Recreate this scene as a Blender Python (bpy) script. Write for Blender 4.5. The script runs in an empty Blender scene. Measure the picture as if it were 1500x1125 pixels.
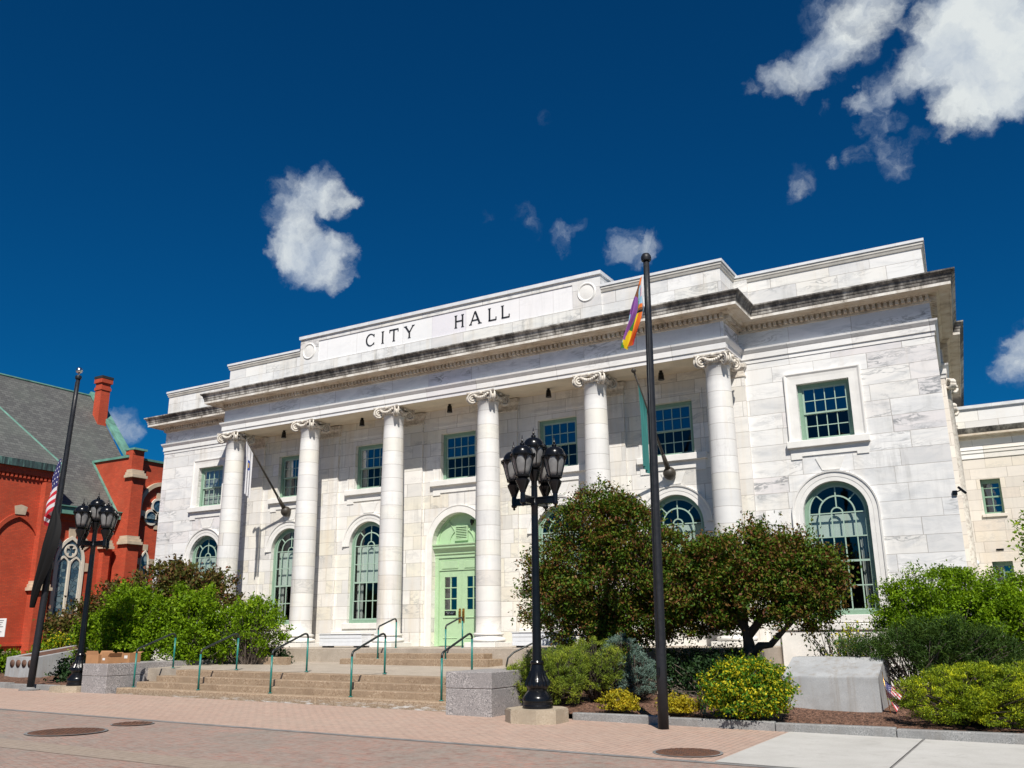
import bpy, bmesh, math, random
import numpy as np
from mathutils import Vector, Matrix
from mathutils.geometry import tessellate_polygon
PI = math.pi
sc = bpy.context.scene
col = sc.collection
rnd = random.Random(7)

# ------------------------------------------------------------------ scene helpers
def tag(o, label=None, cat=None, group=None, kind=None):
    if label: o['label'] = label
    if cat: o['category'] = cat
    if group: o['group'] = group
    if kind: o['kind'] = kind
    return o

def thing(name, label, cat, loc=(0, 0, 0), rz=0.0, group=None):
    o = bpy.data.objects.new(name, None)
    o.empty_display_size = 0.2
    col.objects.link(o)
    o.location = loc
    o.rotation_euler = (0, 0, rz)
    return tag(o, label, cat, group)

def copy_tree(o, parent=None):
    c = o.copy()
    col.objects.link(c)
    if parent is not None:
        c.parent = parent
    for ch in list(o.children):
        copy_tree(ch, c)
    return c

class MB:
    """collects polygons; build() links them as one mesh object"""
    def __init__(self):
        self.v = []; self.f = []; self.m = []; self.mi = 0; self.smooth = False; self.sm = []
    def add(self, vs, fs):
        b = len(self.v)
        self.v += [tuple(p) for p in vs]
        for f in fs:
            self.f.append(tuple(b + i for i in f)); self.m.append(self.mi); self.sm.append(self.smooth)
        return self
    def box(self, x0, x1, y0, y1, z0, z1):
        vs = [(x, y, z) for z in (z0, z1) for y in (y0, y1) for x in (x0, x1)]
        return self.add(vs, [(0, 2, 3, 1), (4, 5, 7, 6), (0, 1, 5, 4), (2, 6, 7, 3), (0, 4, 6, 2), (1, 3, 7, 5)])
    def bbox(self, x0, x1, y0, y1, z0, z1, b=0.01):
        """box with bevelled edges"""
        bm = bmesh.new()
        bmesh.ops.create_cube(bm, size=1)
        for v in bm.verts:
            v.co = Vector(((x0 + x1) / 2 + v.co.x * (x1 - x0), (y0 + y1) / 2 + v.co.y * (y1 - y0), (z0 + z1) / 2 + v.co.z * (z1 - z0)))
        bmesh.ops.bevel(bm, geom=bm.edges[:] , offset=b, segments=1, affect='EDGES')
        bm.verts.index_update()
        self.add([v.co[:] for v in bm.verts], [[v.index for v in f.verts] for f in bm.faces])
        bm.free()
        return self
    def quad(self, a, b, c, d):
        return self.add([a, b, c, d], [(0, 1, 2, 3)])
    def prism(self, poly, axis, a, b):
        """extrude a 2-D polygon; axis 'y': poly in (x,z); 'x': (y,z); 'z': (x,y)"""
        def P(p, t):
            return (p[0], t, p[1]) if axis == 'y' else (t, p[0], p[1]) if axis == 'x' else (p[0], p[1], t)
        n = len(poly)
        vs = [P(p, a) for p in poly] + [P(p, b) for p in poly]
        fs = [tuple(range(n))[::-1], tuple(range(n, 2 * n))] + [(i, (i + 1) % n, n + (i + 1) % n, n + i) for i in range(n)]
        return self.add(vs, fs)
    def lathe(self, prof, c=(0, 0, 0), n=24, closed=True):
        vs = []; fs = []
        for r, z in prof:
            for i in range(n):
                a = 2 * PI * i / n
                vs.append((c[0] + r * math.cos(a), c[1] + r * math.sin(a), c[2] + z))
        for k in range(len(prof) - 1):
            for i in range(n):
                j = (i + 1) % n
                fs.append((k * n + i, k * n + j, (k + 1) * n + j, (k + 1) * n + i))
        if closed:
            fs.append(tuple(range(n))[::-1]); fs.append(tuple((len(prof) - 1) * n + i for i in range(n)))
        return self.add(vs, fs)
    def tube(self, pts, radii, n=8, cap=True):
        pts = [Vector(p) for p in pts]
        if not hasattr(radii, '__len__'): radii = [radii] * len(pts)
        vs = []; fs = []
        up = Vector((0, 0, 1)); prev = None
        for i, p in enumerate(pts):
            d = (pts[min(i + 1, len(pts) - 1)] - pts[max(i - 1, 0)]).normalized()
            if prev is None:
                u = d.orthogonal().normalized()
            else:
                u = (prev - d * prev.dot(d)).normalized()
            prev = u; w = d.cross(u)
            for k in range(n):
                a = 2 * PI * k / n
                vs.append(tuple(p + (u * math.cos(a) + w * math.sin(a)) * radii[i]))
        for i in range(len(pts) - 1):
            for k in range(n):
                j = (k + 1) % n
                fs.append((i * n + k, i * n + j, (i + 1) * n + j, (i + 1) * n + k))
        if cap:
            fs.append(tuple(range(n))[::-1]); fs.append(tuple((len(pts) - 1) * n + k for k in range(n)))
        return self.add(vs, fs)
    def sphere(self, c, r, n=12, m=8, sz=1.0):
        prof = [(max(1e-4, r * math.sin(PI * k / m)), -r * sz * math.cos(PI * k / m)) for k in range(m + 1)]
        return self.lathe(prof, c, n)
    def sheet(self, outer, holes, T, flip=False):
        """flat polygon with holes; T maps (u,v) to a point"""
        loops = [outer] + list(holes)
        flat = [p for l in loops for p in l]
        tris = tessellate_polygon([[Vector((p[0], p[1], 0)) for p in l] for l in loops])
        fs = []
        for t in tris:
            a, b, c = [flat[i] for i in t]
            s = (b[0] - a[0]) * (c[1] - a[1]) - (b[1] - a[1]) * (c[0] - a[0])
            if abs(s) < 1e-10: continue
            fs.append(tuple(t) if (s > 0) != flip else tuple(t)[::-1])
        return self.add([T(*p) for p in flat], fs)
    def sweep(self, plan, prof, close_prof=False):
        """plan: polyline in (x,y), outward is to the right of travel; prof: (offset,z)"""
        n = len(plan)
        nrm = []
        for i in range(n - 1):
            dx = plan[i + 1][0] - plan[i][0]; dy = plan[i + 1][1] - plan[i][1]
            l = math.hypot(dx, dy); nrm.append((dy / l, -dx / l))
        vs = []
        for i in range(n):
            if i == 0: mx, my = nrm[0]
            elif i == n - 1: mx, my = nrm[-1]
            else:
                a, b = nrm[i - 1], nrm[i]
                k = 1 + a[0] * b[0] + a[1] * b[1]
                mx, my = (a[0] + b[0]) / k, (a[1] + b[1]) / k
            for o, z in prof:
                vs.append((plan[i][0] + mx * o, plan[i][1] + my * o, z))
        m = len(prof); fs = []
        for i in range(n - 1):
            for k in range(m - 1 if not close_prof else m):
                k2 = (k + 1) % m
                fs.append((i * m + k, (i + 1) * m + k, (i + 1) * m + k2, i * m + k2))
        return self.add(vs, fs)
    def build(self, name, mats, parent=None, offset=(0, 0, 0), auto=None):
        me = bpy.data.meshes.new(name)
        me.from_pydata([(p[0] - offset[0], p[1] - offset[1], p[2] - offset[2]) for p in self.v], [], self.f)
        if not isinstance(mats, (list, tuple)): mats = [mats]
        for m in mats: me.materials.append(m)
        me.polygons.foreach_set('material_index', self.m)
        me.polygons.foreach_set('use_smooth', self.sm)
        me.update()
        if auto is not None:
            me.polygons.foreach_set('use_smooth', [True] * len(me.polygons))
            me.set_sharp_from_angle(angle=math.radians(auto))
        o = bpy.data.objects.new(name, me)
        col.objects.link(o)
        if parent is not None: o.parent = parent
        return o

def structure(name, mb, mat, kind='structure', **k):
    return tag(mb.build(name, mat, **k), kind=kind)

# ------------------------------------------------------------------ material helper
class G:
    def __init__(self, name):
        self.mat = bpy.data.materials.new(name); self.mat.use_nodes = True
        self.t = self.mat.node_tree; self.n = self.t.nodes; self.l = self.t.links
        self.bsdf = self.n['Principled BSDF']; self.out = self.n['Material Output']
    def node(self, typ, ins=None, **props):
        nd = self.n.new(typ)
        for k, v in props.items(): setattr(nd, k, v)
        for k, v in (ins or {}).items(): self.put(nd.inputs[k], v)
        return nd
    def put(self, sock, v):
        if hasattr(v, 'outputs'): v = v.outputs[0]
        if isinstance(v, bpy.types.NodeSocket): self.l.new(v, sock)
        else:
            if isinstance(v, (tuple, list)) and len(v) == 3 and sock.type == 'RGBA': v = (*v, 1)
            sock.default_value = v
    def math(self, op, a, b=0.0, c=None, clamp=False):
        ins = {0: a, 1: b}
        if c is not None: ins[2] = c
        return self.node('ShaderNodeMath', ins, operation=op, use_clamp=clamp).outputs[0]
    def vmath(self, op, a, b=(0, 0, 0)):
        nd = self.node('ShaderNodeVectorMath', {0: a, 1: b}, operation=op)
        return nd.outputs['Value'] if op in ('DOT_PRODUCT', 'LENGTH', 'DISTANCE') else nd.outputs[0]
    def mix(self, f, a, b, blend='MIX'):
        nd = self.node('ShaderNodeMix', data_type='RGBA', blend_type=blend)
        self.put(nd.inputs[0], f); self.put(nd.inputs[6], a); self.put(nd.inputs[7], b)
        return nd.outputs[2]
    def noise(self, vec, scale, detail=4, rough=.55, dist=0.0, dim='3D'):
        nd = self.node('ShaderNodeTexNoise', {'Scale': scale, 'Detail': detail, 'Roughness': rough, 'Distortion': dist}, noise_dimensions=dim)
        if vec is not None: self.put(nd.inputs['Vector'], vec)
        return nd.outputs[0]
    def ramp(self, f, stops, interp='LINEAR'):
        nd = self.node('ShaderNodeValToRGB', {0: f}); cr = nd.color_ramp; cr.interpolation = interp
        while len(cr.elements) < len(stops): cr.elements.new(0.5)
        for e, (p, c) in zip(cr.elements, stops):
            e.position = p; e.color = (*c, 1) if hasattr(c, '__len__') else (c, c, c, 1)
        return nd.outputs[0]
    def mapr(self, v, a, b, c=0.0, d=1.0, smooth=False):
        nd = self.node('ShaderNodeMapRange', {0: v, 1: a, 2: b, 3: c, 4: d}, clamp=True)
        if smooth: nd.interpolation_type = 'SMOOTHSTEP'
        return nd.outputs[0]
    def pos(self):
        return self.node('ShaderNodeNewGeometry').outputs['Position']
    def obj(self):
        return self.node('ShaderNodeTexCoord').outputs['Object']
    def bump(self, h, strength=.3, dist=.02):
        nd = self.node('ShaderNodeBump', {'Strength': strength, 'Distance': dist, 'Height': h})
        self.l.new(nd.outputs[0], self.bsdf.inputs['Normal'])
    def set(self, **k):
        nm = dict(color='Base Color', rough='Roughness', metal='Metallic', spec='Specular IOR Level', coat='Coat Weight', ecol='Emission Color', estr='Emission Strength')
        for a, v in k.items(): self.put(self.bsdf.inputs[nm[a]], v)
        return self

def plain(name, color, rough=.6, metal=0.0, vary=.12, scale=6.0, spec=.5, bump=0.0, dirt=0.0):
    g = G(name); p = g.obj()
    n = g.noise(p, scale, 5, .6)
    c = g.mix(g.mapr(n, .3, .7), tuple(x * (1 - vary) for x in color), tuple(min(1, x * (1 + vary)) for x in color))
    if dirt:
        d = g.mapr(g.noise(p, scale * .35, 6, .65), .5, .75)
        c = g.mix(g.math('MULTIPLY', d, dirt), c, tuple(x * .45 for x in color))
    g.set(color=c, rough=g.mapr(g.noise(p, scale * 2, 3), .3, .7, max(.02, rough - .08), min(1, rough + .08)), metal=metal, spec=spec)
    if bump: g.bump(g.noise(p, scale * 6, 4), bump, .01)
    return g.mat

def marble(name, bw, bh, warm=0.35, z0=0.0, joint=.010, vein=1.0, base=(.76, .755, .74), stain=.25, jdark=.55, grime=.12):
    """ashlar marble: courses of blocks, each block with its own tint and veining"""
    g = G(name); p = g.pos()
    geo = g.node('ShaderNodeNewGeometry')
    sx = g.node('ShaderNodeSeparateXYZ', {0: p}); sn = g.node('ShaderNodeSeparateXYZ', {0: geo.outputs['True Normal']})
    side = g.math('GREATER_THAN', g.math('ABSOLUTE', sn.outputs[0]), .75)
    u = g.node('ShaderNodeMix', {0: side, 2: sx.outputs[0], 3: sx.outputs[1]}).outputs[0]
    z = g.math('DIVIDE', g.math('SUBTRACT', sx.outputs[2], z0), bh)
    row = g.math('FLOOR', z); fz = g.math('FRACT', z)
    wr = g.node('ShaderNodeTexWhiteNoise', {'W': g.math('MULTIPLY', row, 1.37)}, noise_dimensions='1D').outputs[0]
    uu = g.math('ADD', g.math('DIVIDE', u, bw), g.math('MULTIPLY', wr, 7.0))
    # uneven block lengths
    uu = g.math('ADD', uu, g.math('MULTIPLY', g.math('SINE', g.math('ADD', g.math('MULTIPLY', uu, 2.1), g.math('MULTIPLY', wr, 40))), .17))
    c = g.math('FLOOR', uu); fu = g.math('FRACT', uu)
    cv = g.node('ShaderNodeCombineXYZ', {0: row, 1: c, 2: 0.0})
    wn = g.node('ShaderNodeTexWhiteNoise', {'Vector': cv}, noise_dimensions='3D')
    r1 = wn.outputs['Value']; rc = g.node('ShaderNodeSeparateColor', {0: wn.outputs['Color']})
    jz = g.math('MULTIPLY', g.math('MINIMUM', fz, g.math('SUBTRACT', 1.0, fz)), bh)
    ju = g.math('MULTIPLY', g.math('MINIMUM', fu, g.math('SUBTRACT', 1.0, fu)), bw)
    j = g.mapr(g.math('MINIMUM', jz, ju), joint * .45, joint, 1.0, 0.0)
    # veins
    off = g.vmath('SCALE', wn.outputs['Color']); off.node.inputs['Scale'].default_value = 23.0
    q = g.vmath('ADD', p, off)
    rot = g.node('ShaderNodeMapping', {'Vector': q, 'Rotation': (0.2, 0.75, 0.4), 'Scale': (1.0, 1.0, 3.2)})
    vn = g.noise(rot, 1.15, 7, .62, 1.1)
    v1 = g.mapr(g.math('ABSOLUTE', g.math('SUBTRACT', vn, .5)), 0.0, .055, 1.0, 0.0)
    cl = g.mapr(g.noise(rot, .55, 3, .5, .5), .46, .68)
    vamt = g.math('MULTIPLY', g.math('MULTIPLY', v1, cl), g.mapr(rc.outputs[0], .2, 1.0, .12, .75))
    bl = g.mapr(g.noise(rot, .9, 5, .6, .8), .45, .75)
    tint = g.ramp(r1, [(0.0, tuple(b * .9 for b in base)), (.25, base), (.5, tuple(min(.9, b * 1.06) for b in base)), (.75, (base[0], base[1] * .985, base[2] * (1 - .16 * warm * 1.6))), (.93, (base[0] * .95, base[1] * .915, base[2] * (1 - .45 * warm))), (1.0, tuple(b * .84 for b in base))])
    cc = g.mix(g.math('MULTIPLY', bl, .34 * vein), tint, (base[0] * .62, base[1] * .65, base[2] * .69))
    cc = g.mix(g.math('MULTIPLY', vamt, vein), cc, (.27, .28, .29))
    # rusty / sooty wash running down
    wash = g.noise(g.node('ShaderNodeMapping', {'Vector': p, 'Scale': (2.2, 2.2, .16)}), 1.0, 5, .6)
    cc = g.mix(g.math('MULTIPLY', g.mapr(wash, .52, .74), stain), cc, (base[0] * .82, base[1] * .70, base[2] * .53))
    st = g.noise(g.node('ShaderNodeMapping', {'Vector': p, 'Scale': (5.5, 5.5, .45)}), 1.0, 6, .68)
    pat = g.mapr(g.noise(p, .55, 5, .6), .46, .66)
    cc = g.mix(g.math('MULTIPLY', g.math('MULTIPLY', g.mapr(st, .48, .66), pat), grime), cc, (.20, .195, .18))
    cc = g.mix(g.math('MULTIPLY', g.mapr(g.noise(p, 7.0, 6, .72), .56, .74), g.math('MULTIPLY', pat, grime)), cc, (.33, .31, .28))
    cc = g.mix(g.math('MULTIPLY', j, jdark), cc, (.22, .19, .16))
    g.set(color=cc, rough=g.mapr(vn, .3, .7, .42, .62), spec=.35)
    h = g.math('SUBTRACT', g.math('MULTIPLY', g.noise(p, 14, 4), .25), j)
    g.bump(h, .35, .008)
    return g.mat

def fin(name, color, rough=.35, coat=0.2, vary=.15, scale=5):
    g = G(name); p = g.obj(); n = g.noise(p, scale, 5)
    g.set(color=g.mix(g.mapr(n, .35, .7), tuple(c * (1 - vary) for c in color), tuple(c * (1 + vary) for c in color)),
          rough=g.mapr(g.noise(p, scale * 3, 4), .3, .7, rough * .8, rough * 1.3), coat=coat, spec=.35)
    g.bump(g.noise(p, 40, 3), .06, .004)
    return g.mat

M = {}
M['marble_wall'] = marble('marble_wall', 1.55, .47, .16, 1.21, joint=.009, vein=1.9, jdark=.65, grime=.3)
M['marble_porch'] = marble('marble_porch', .86, .47, .38, 1.21, joint=.009, stain=.4, vein=1.0, base=(.75, .73, .695), jdark=.65, grime=.3)
M['marble_shaft'] = marble('marble_shaft', 30.0, .475, .3, 1.65, joint=.010, vein=.6, stain=.5, jdark=.55, base=(.71, .70, .68), grime=.3)
M['marble_band'] = marble('marble_band', 2.3, 4.0, .12, 7.0, vein=.85, stain=.12, jdark=.5)
M['marble_frieze'] = marble('marble_frieze', 2.0, 3.0, .0, 8.5, vein=2.2, stain=.05, base=(.74, .755, .77))
M['marble_attic'] = marble('marble_attic', 1.5, .62, .22, 11.05, vein=1.7, stain=.35, grime=.6)
M['marble_trim'] = plain('marble_trim', (.74, .725, .69), .5, vary=.07, scale=2.5, bump=.08)
M['marble_panel'] = marble('marble_panel', 1.62, 1.4, .05, 11.5, vein=.3, stain=.05, base=(.80, .80, .80), jdark=.35)
M['marble_annex'] = marble('marble_annex', 1.0, .40, .25, 0.0, vein=.5, stain=.25, base=(.70, .65, .585), grime=.2)
M['marble_annex_top'] = marble('marble_annex_top', 1.25, .5, .3, 8.0, vein=.4, stain=.2)
def capital_mat():
    g = G('carved_marble'); p = g.obj(); n = g.noise(p, 9, 6, .7)
    c = g.mix(g.mapr(n, .42, .68), (.68, .64, .57), (.36, .31, .26))
    g.set(color=c, rough=.65); g.bump(g.noise(p, 30, 4), .35, .012); return g.mat
M['carved'] = capital_mat()
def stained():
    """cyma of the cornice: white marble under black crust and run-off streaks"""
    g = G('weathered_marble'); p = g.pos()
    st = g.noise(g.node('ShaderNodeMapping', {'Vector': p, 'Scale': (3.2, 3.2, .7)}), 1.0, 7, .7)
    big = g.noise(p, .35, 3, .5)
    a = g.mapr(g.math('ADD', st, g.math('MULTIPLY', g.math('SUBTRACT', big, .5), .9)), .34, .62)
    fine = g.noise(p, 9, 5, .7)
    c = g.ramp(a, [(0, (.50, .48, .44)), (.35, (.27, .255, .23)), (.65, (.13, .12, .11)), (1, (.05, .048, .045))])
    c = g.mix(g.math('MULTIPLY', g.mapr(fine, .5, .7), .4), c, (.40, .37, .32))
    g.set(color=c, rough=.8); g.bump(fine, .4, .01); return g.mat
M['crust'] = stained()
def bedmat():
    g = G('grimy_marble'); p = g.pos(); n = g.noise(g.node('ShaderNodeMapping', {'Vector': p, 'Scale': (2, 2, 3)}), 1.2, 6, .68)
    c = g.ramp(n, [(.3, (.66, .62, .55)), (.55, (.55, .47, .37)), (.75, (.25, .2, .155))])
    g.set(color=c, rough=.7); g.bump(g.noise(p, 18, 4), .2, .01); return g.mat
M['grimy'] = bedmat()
def coping_mat():
    g = G('lead_coping'); p = g.pos(); n = g.noise(p, 3, 5)
    sx = g.node('ShaderNodeSeparateXYZ', {0: p})
    seam = g.mapr(g.math('PINGPONG', sx.outputs[0], .75), 0.0, .012, .75, 1.0)
    c = g.mix(g.mapr(n, .35, .65), (.60, .62, .64), (.72, .73, .74))
    g.set(color=g.mix(1.0, c, seam, 'MULTIPLY'), rough=.5); return g.mat
M['coping'] = coping_mat()
M['sash'] = plain('green_sash_paint', (.205, .325, .235), .45, vary=.06)
M['sash_light'] = plain('pale_green_paint', (.33, .45, .365), .45, vary=.06)
M['door'] = plain('light_green_door_paint', (.385, .55, .335), .4, vary=.06)
M['brass'] = plain('brass', (.62, .33, .08), .3, metal=1.0)
M['dark'] = plain('dark_interior', (.02, .02, .022), .8)
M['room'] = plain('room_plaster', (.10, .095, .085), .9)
M['blind'] = plain('window_blind', (.68, .70, .62), .8, vary=.05)
M['curtain'] = plain('curtain_cloth', (.42, .40, .37), .9, vary=.15, scale=14)
def glass(nm='window_glass', k=1.5, c0=.20):
    g = G(nm); p = g.pos()
    fr = g.node('ShaderNodeLayerWeight', {'Blend': .5})
    fr4 = g.math('POWER', fr.outputs['Facing'], 3.5)
    tr = g.node('ShaderNodeBsdfTransparent', {'Color': (.74, .81, .81, 1)})
    gl = g.node('ShaderNodeBsdfGlossy', {'Color': (.92, .96, 1, 1), 'Roughness': .015})
    nb = g.node('ShaderNodeBump', {'Strength': .12, 'Distance': .02, 'Height': g.noise(p, 2.1, 2)})
    g.l.new(nb.outputs[0], gl.inputs['Normal'])
    f = g.math('ADD', g.math('MULTIPLY', fr4, k), c0, clamp=True)
    mx = g.node('ShaderNodeMixShader', {0: f, 1: tr, 2: gl}); g.l.new(mx.outputs[0], g.out.inputs[0]); return g.mat
M['glass'] = glass()
M['glass_low'] = glass('screened_window_glass', .55, .03)
def stainedglass():
    g = G('leaded_glass'); p = g.obj()
    vo = g.node('ShaderNodeTexVoronoi', {'Vector': p, 'Scale': 4.0}, feature='F1')
    e = g.node('ShaderNodeTexVoronoi', {'Vector': p, 'Scale': 4.0}, feature='DISTANCE_TO_EDGE')
    c = g.ramp(g.node('ShaderNodeSeparateColor', {0: vo.outputs['Color']}).outputs[0], [(0, (.02, .045, .075)), (.4, (.05, .11, .16)), (.7, (.12, .19, .22)), (1, (.22, .28, .3))])
    g.set(color=g.mix(g.mapr(e.outputs[0], .01, .04), (.01, .01, .012), c), rough=.12, spec=.7); return g.mat
M['leaded'] = stainedglass()
M['iron'] = fin('black_iron_paint', (.006, .0065, .008), .22, .0)
M['pole'] = fin('charcoal_pole_paint', (.014, .015, .019), .45, .0)
M['bronze'] = fin('dark_bronze', (.045, .038, .030), .45, .1)
M['steel'] = plain('aluminium', (.62, .62, .62), .25, metal=1.0)
def lampglass():
    g = G('frosted_lamp_glass'); p = g.obj()
    g.set(color=g.mix(g.mapr(g.noise(p, 7, 3), .3, .7), (.20, .20, .205), (.31, .31, .305)), rough=.3)
    g.put(g.bsdf.inputs['Transmission Weight'], .25); return g.mat
M['lampglass'] = lampglass()
def rail_mat():
    g = G('rail_paint'); p = g.obj(); s = g.node('ShaderNodeSeparateXYZ', {0: p})
    a = g.mapr(g.math('ADD', s.outputs[2], g.math('MULTIPLY', g.noise(p, 6, 4), .25)), .78, .95)
    g.set(color=g.mix(a, (.010, .135, .115), (.014, .022, .022)), rough=.4); return g.mat
M['rail'] = rail_mat()
def granite(name, c0, c1, c2, sc_=60, rough=.75, stain=0.0, streak=0.0):
    g = G(name); p = g.obj()
    v = g.node('ShaderNodeTexVoronoi', {'Vector': p, 'Scale': sc_}, feature='F1')
    r = g.node('ShaderNodeSeparateColor', {0: v.outputs['Color']}).outputs[0]
    c = g.ramp(r, [(0, c0), (.35, c1), (.8, c1), (1, c2)])
    c = g.mix(g.mapr(g.noise(p, 2.2, 5), .35, .7), c, tuple(x * .8 for x in c1))
    if stain:
        c = g.mix(g.math('MULTIPLY', g.mapr(g.noise(p, 1.3, 6, .65), .5, .72), stain), c, (c1[0] * .45, c1[1] * .4, c1[2] * .36))
    if streak:
        w = g.noise(g.node('ShaderNodeMapping', {'Vector': p, 'Scale': (7, 7, .5)}), 1.0, 5, .6)
        c = g.mix(g.math('MULTIPLY', g.mapr(w, .5, .75), streak), c, (c1[0] * .6, c1[1] * .5, c1[2] * .4))
    g.set(color=c, rough=rough); g.bump(g.noise(p, 70, 3), .25, .004); return g.mat
M['granite'] = granite('grey_granite', (.08, .08, .085), (.31, .29, .285), (.58, .55, .53), 55)
M['kerbstone'] = granite('kerb_granite', (.13, .135, .14), (.27, .27, .265), (.42, .42, .41), 70, stain=.5, streak=.25)
M['stepstone'] = granite('tan_step_stone', (.19, .125, .075), (.33, .24, .16), (.48, .38, .28), 34, stain=.55)
M['terrace'] = granite('terrace_concrete', (.30, .25, .20), (.42, .36, .295), (.50, .45, .38), 55, stain=.35)
M['slabstone'] = granite('lamp_footing', (.30, .24, .17), (.42, .35, .26), (.52, .46, .36), 40, stain=.4)
M['monument'] = granite('monument_stone', (.31, .32, .33), (.40, .41, .415), (.46, .47, .47), 90, .7, stain=.5, streak=.75)
def efflo():
    g = G('limed_step_stone'); p = g.obj()
    v = g.node('ShaderNodeTexVoronoi', {'Vector': p, 'Scale': 40}, feature='F1')
    r = g.node('ShaderNodeSeparateColor', {0: v.outputs['Color']}).outputs[0]
    c = g.ramp(r, [(0, (.24, .165, .105)), (.5, (.33, .24, .16)), (1, (.42, .32, .225))])
    s = g.node('ShaderNodeSeparateXYZ', {0: p})
    n = g.noise(g.node('ShaderNodeMapping', {'Vector': p, 'Scale': (1.3, 1, 9)}), 2.0, 6, .7)
    a = g.math('MULTIPLY', g.mapr(n, .50, .62), g.mapr(s.outputs[2], .03, .13, 1.0, 0.0))
    g.set(color=g.mix(g.math('MULTIPLY', a, .85), c, (.72, .70, .67)), rough=.85); g.bump(g.noise(p, 70, 3), .25, .004); return g.mat
M['limed'] = efflo()
SKYTINT = (.02, .50, .90); CLOUD0 = (5.2, 6.6, 9.0); CLOUD1 = (12.5, 13.2, 13.2)
M['railgreen'] = plain('green_rail_paint', (.012, .17, .145), .4, vary=.2)
M['raildark'] = plain('worn_dark_rail_paint', (.020, .026, .026), .4, vary=.4, scale=8)

# ------------------------------------------------------------------ ground
def zg(x): return .04 - .0105 * x
def slab(name, x0, x1, y0, y1, dz, mat, nx=8, ny=2, kind='structure', thick=0.0, skew=0.0):
    m = MB()
    vs = []; fs = []
    for j in range(ny + 1):
        for i in range(nx + 1):
            y = y0 + (y1 - y0) * j / ny
            x = x0 + (x1 - x0) * i / nx + (skew * (y1 - y) / (y1 - y0) if i == 0 else 0)
            vs.append((x, y, zg(x) + dz))
    for j in range(ny):
        for i in range(nx):
            a = j * (nx + 1) + i
            fs.append((a, a + 1, a + nx + 2, a + nx + 1))
    m.add(vs, fs)
    return tag(m.build(name, mat), kind=kind)

def pavers(name, cols, bw, bh, rot, mort=(.20, .16, .13), wear=.5, grime=(.27, .23, .20), msz=.012, mott=.3):
    g = G(name); p = g.pos()
    mp = g.node('ShaderNodeMapping', {'Vector': p, 'Rotation': (0, 0, rot)})
    br = g.node('ShaderNodeTexBrick', {'Vector': mp, 'Color1': (*cols[0], 1), 'Color2': (*cols[1], 1), 'Mortar': (*mort, 1), 'Scale': 1.0, 'Mortar Size': msz, 'Mortar Smooth': .4, 'Bias': 0.0, 'Brick Width': bw, 'Row Height': bh})
    big = g.noise(p, .8, 8, .72, .8); med = g.noise(p, 3.1, 5, .6)
    c = g.mix(g.math('MULTIPLY', g.mapr(big, .42, .62), wear), br.outputs[0], grime)
    c = g.mix(g.mapr(med, .35, .7, 0, .35), c, cols[2])
    c = g.mix(g.mapr(g.noise(p, .16, 3), .4, .62, 0, .28), c, tuple(x * .72 for x in cols[0]))
    sp = g.node('ShaderNodeTexVoronoi', {'Vector': p, 'Scale': 3.3, 'Randomness': 1.0}, feature='F1')
    spot = g.mapr(sp.outputs['Distance'], .03, .045, .55, 0.0)
    keep = g.mapr(g.node('ShaderNodeSeparateColor', {0: sp.outputs['Color']}).outputs[0], .86, .87)
    c = g.mix(g.math('MULTIPLY', spot, keep), c, (.06, .055, .05))
    spk = g.noise(p, 9.0, 6, .75)
    c = g.mix(g.mapr(spk, .42, .62, 0, mott), c, tuple(x * 1.5 for x in grime))
    c = g.mix(g.mapr(g.noise(p, 5.2, 6, .7), .52, .68, 0, mott), c, tuple(x * .5 for x in cols[0]))
    g.set(color=c, rough=.85); g.bump(g.math('ADD', g.math('MULTIPLY', br.outputs[1], -1.0), g.math('MULTIPLY', g.noise(p, 30, 4), .6)), .45, .008); return g.mat
M['walk'] = pavers('pink_brick_pavers', ((.47, .305, .235), (.40, .275, .22), (.49, .365, .30)), .225, .112, 1.5708, wear=.35, grime=(.36, .29, .235))
M['street'] = pavers('street_pavers', ((.40, .215, .165), (.30, .21, .175), (.34, .245, .20)), .22, .11, .35, wear=1.0, grime=(.205, .185, .16), mort=(.19, .155, .13), msz=.010, mott=.7)
M['band'] = pavers('tan_paver_band', ((.33, .26, .20), (.30, .235, .18), (.35, .28, .22)), .22, .11, .1, wear=.3)
def concrete():
    g = G('pale_concrete'); p = g.pos()
    n = g.noise(p, 1.2, 7, .62); f = g.noise(p, 45, 4)
    c = g.mix(g.mapr(n, .35, .7), (.52, .51, .48), (.43, .42, .39))
    c = g.mix(g.mapr(f, .4, .7, 0, .35), c, (.36, .35, .33))
    c = g.mix(g.mapr(g.noise(p, 3.3, 8, .7, .6), .55, .72, 0, .45), c, (.30, .285, .26))
    c = g.mix(g.mapr(g.noise(p, .5, 4, .6, 1.0), .56, .7, 0, .4), c, (.36, .345, .32))
    g.set(color=c, rough=.85); g.bump(f, .25, .004); return g.mat
M['concrete'] = concrete()
M['gutter'] = plain('gutter_concrete', (.20, .195, .19), .85, vary=.3, scale=3, bump=.2)
def mulch():
    g = G('bark_mulch'); p = g.pos()
    v = g.node('ShaderNodeTexVoronoi', {'Vector': g.node('ShaderNodeMapping', {'Vector': p, 'Scale': (1, .5, 1), 'Rotation': (0, 0, .7)}), 'Scale': 34.0}, feature='F1')
    c = g.ramp(g.node('ShaderNodeSeparateColor', {0: v.outputs['Color']}).outputs[0], [(0, (.04, .02, .012)), (.5, (.13, .062, .035)), (1, (.24, .13, .085))])
    g.set(color=c, rough=.95); g.bump(g.math('SUBTRACT', 1.0, v.outputs['Distance']), .9, .03); return g.mat
M['mulch'] = mulch()
M['dim_ground'] = plain('dim_ground', (.085, .085, .087), .9, vary=.25, scale=2, bump=.2)
M['grass'] = plain('far_ground_grass', (.045, .065, .02), .95, vary=.35, scale=.6)

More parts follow.
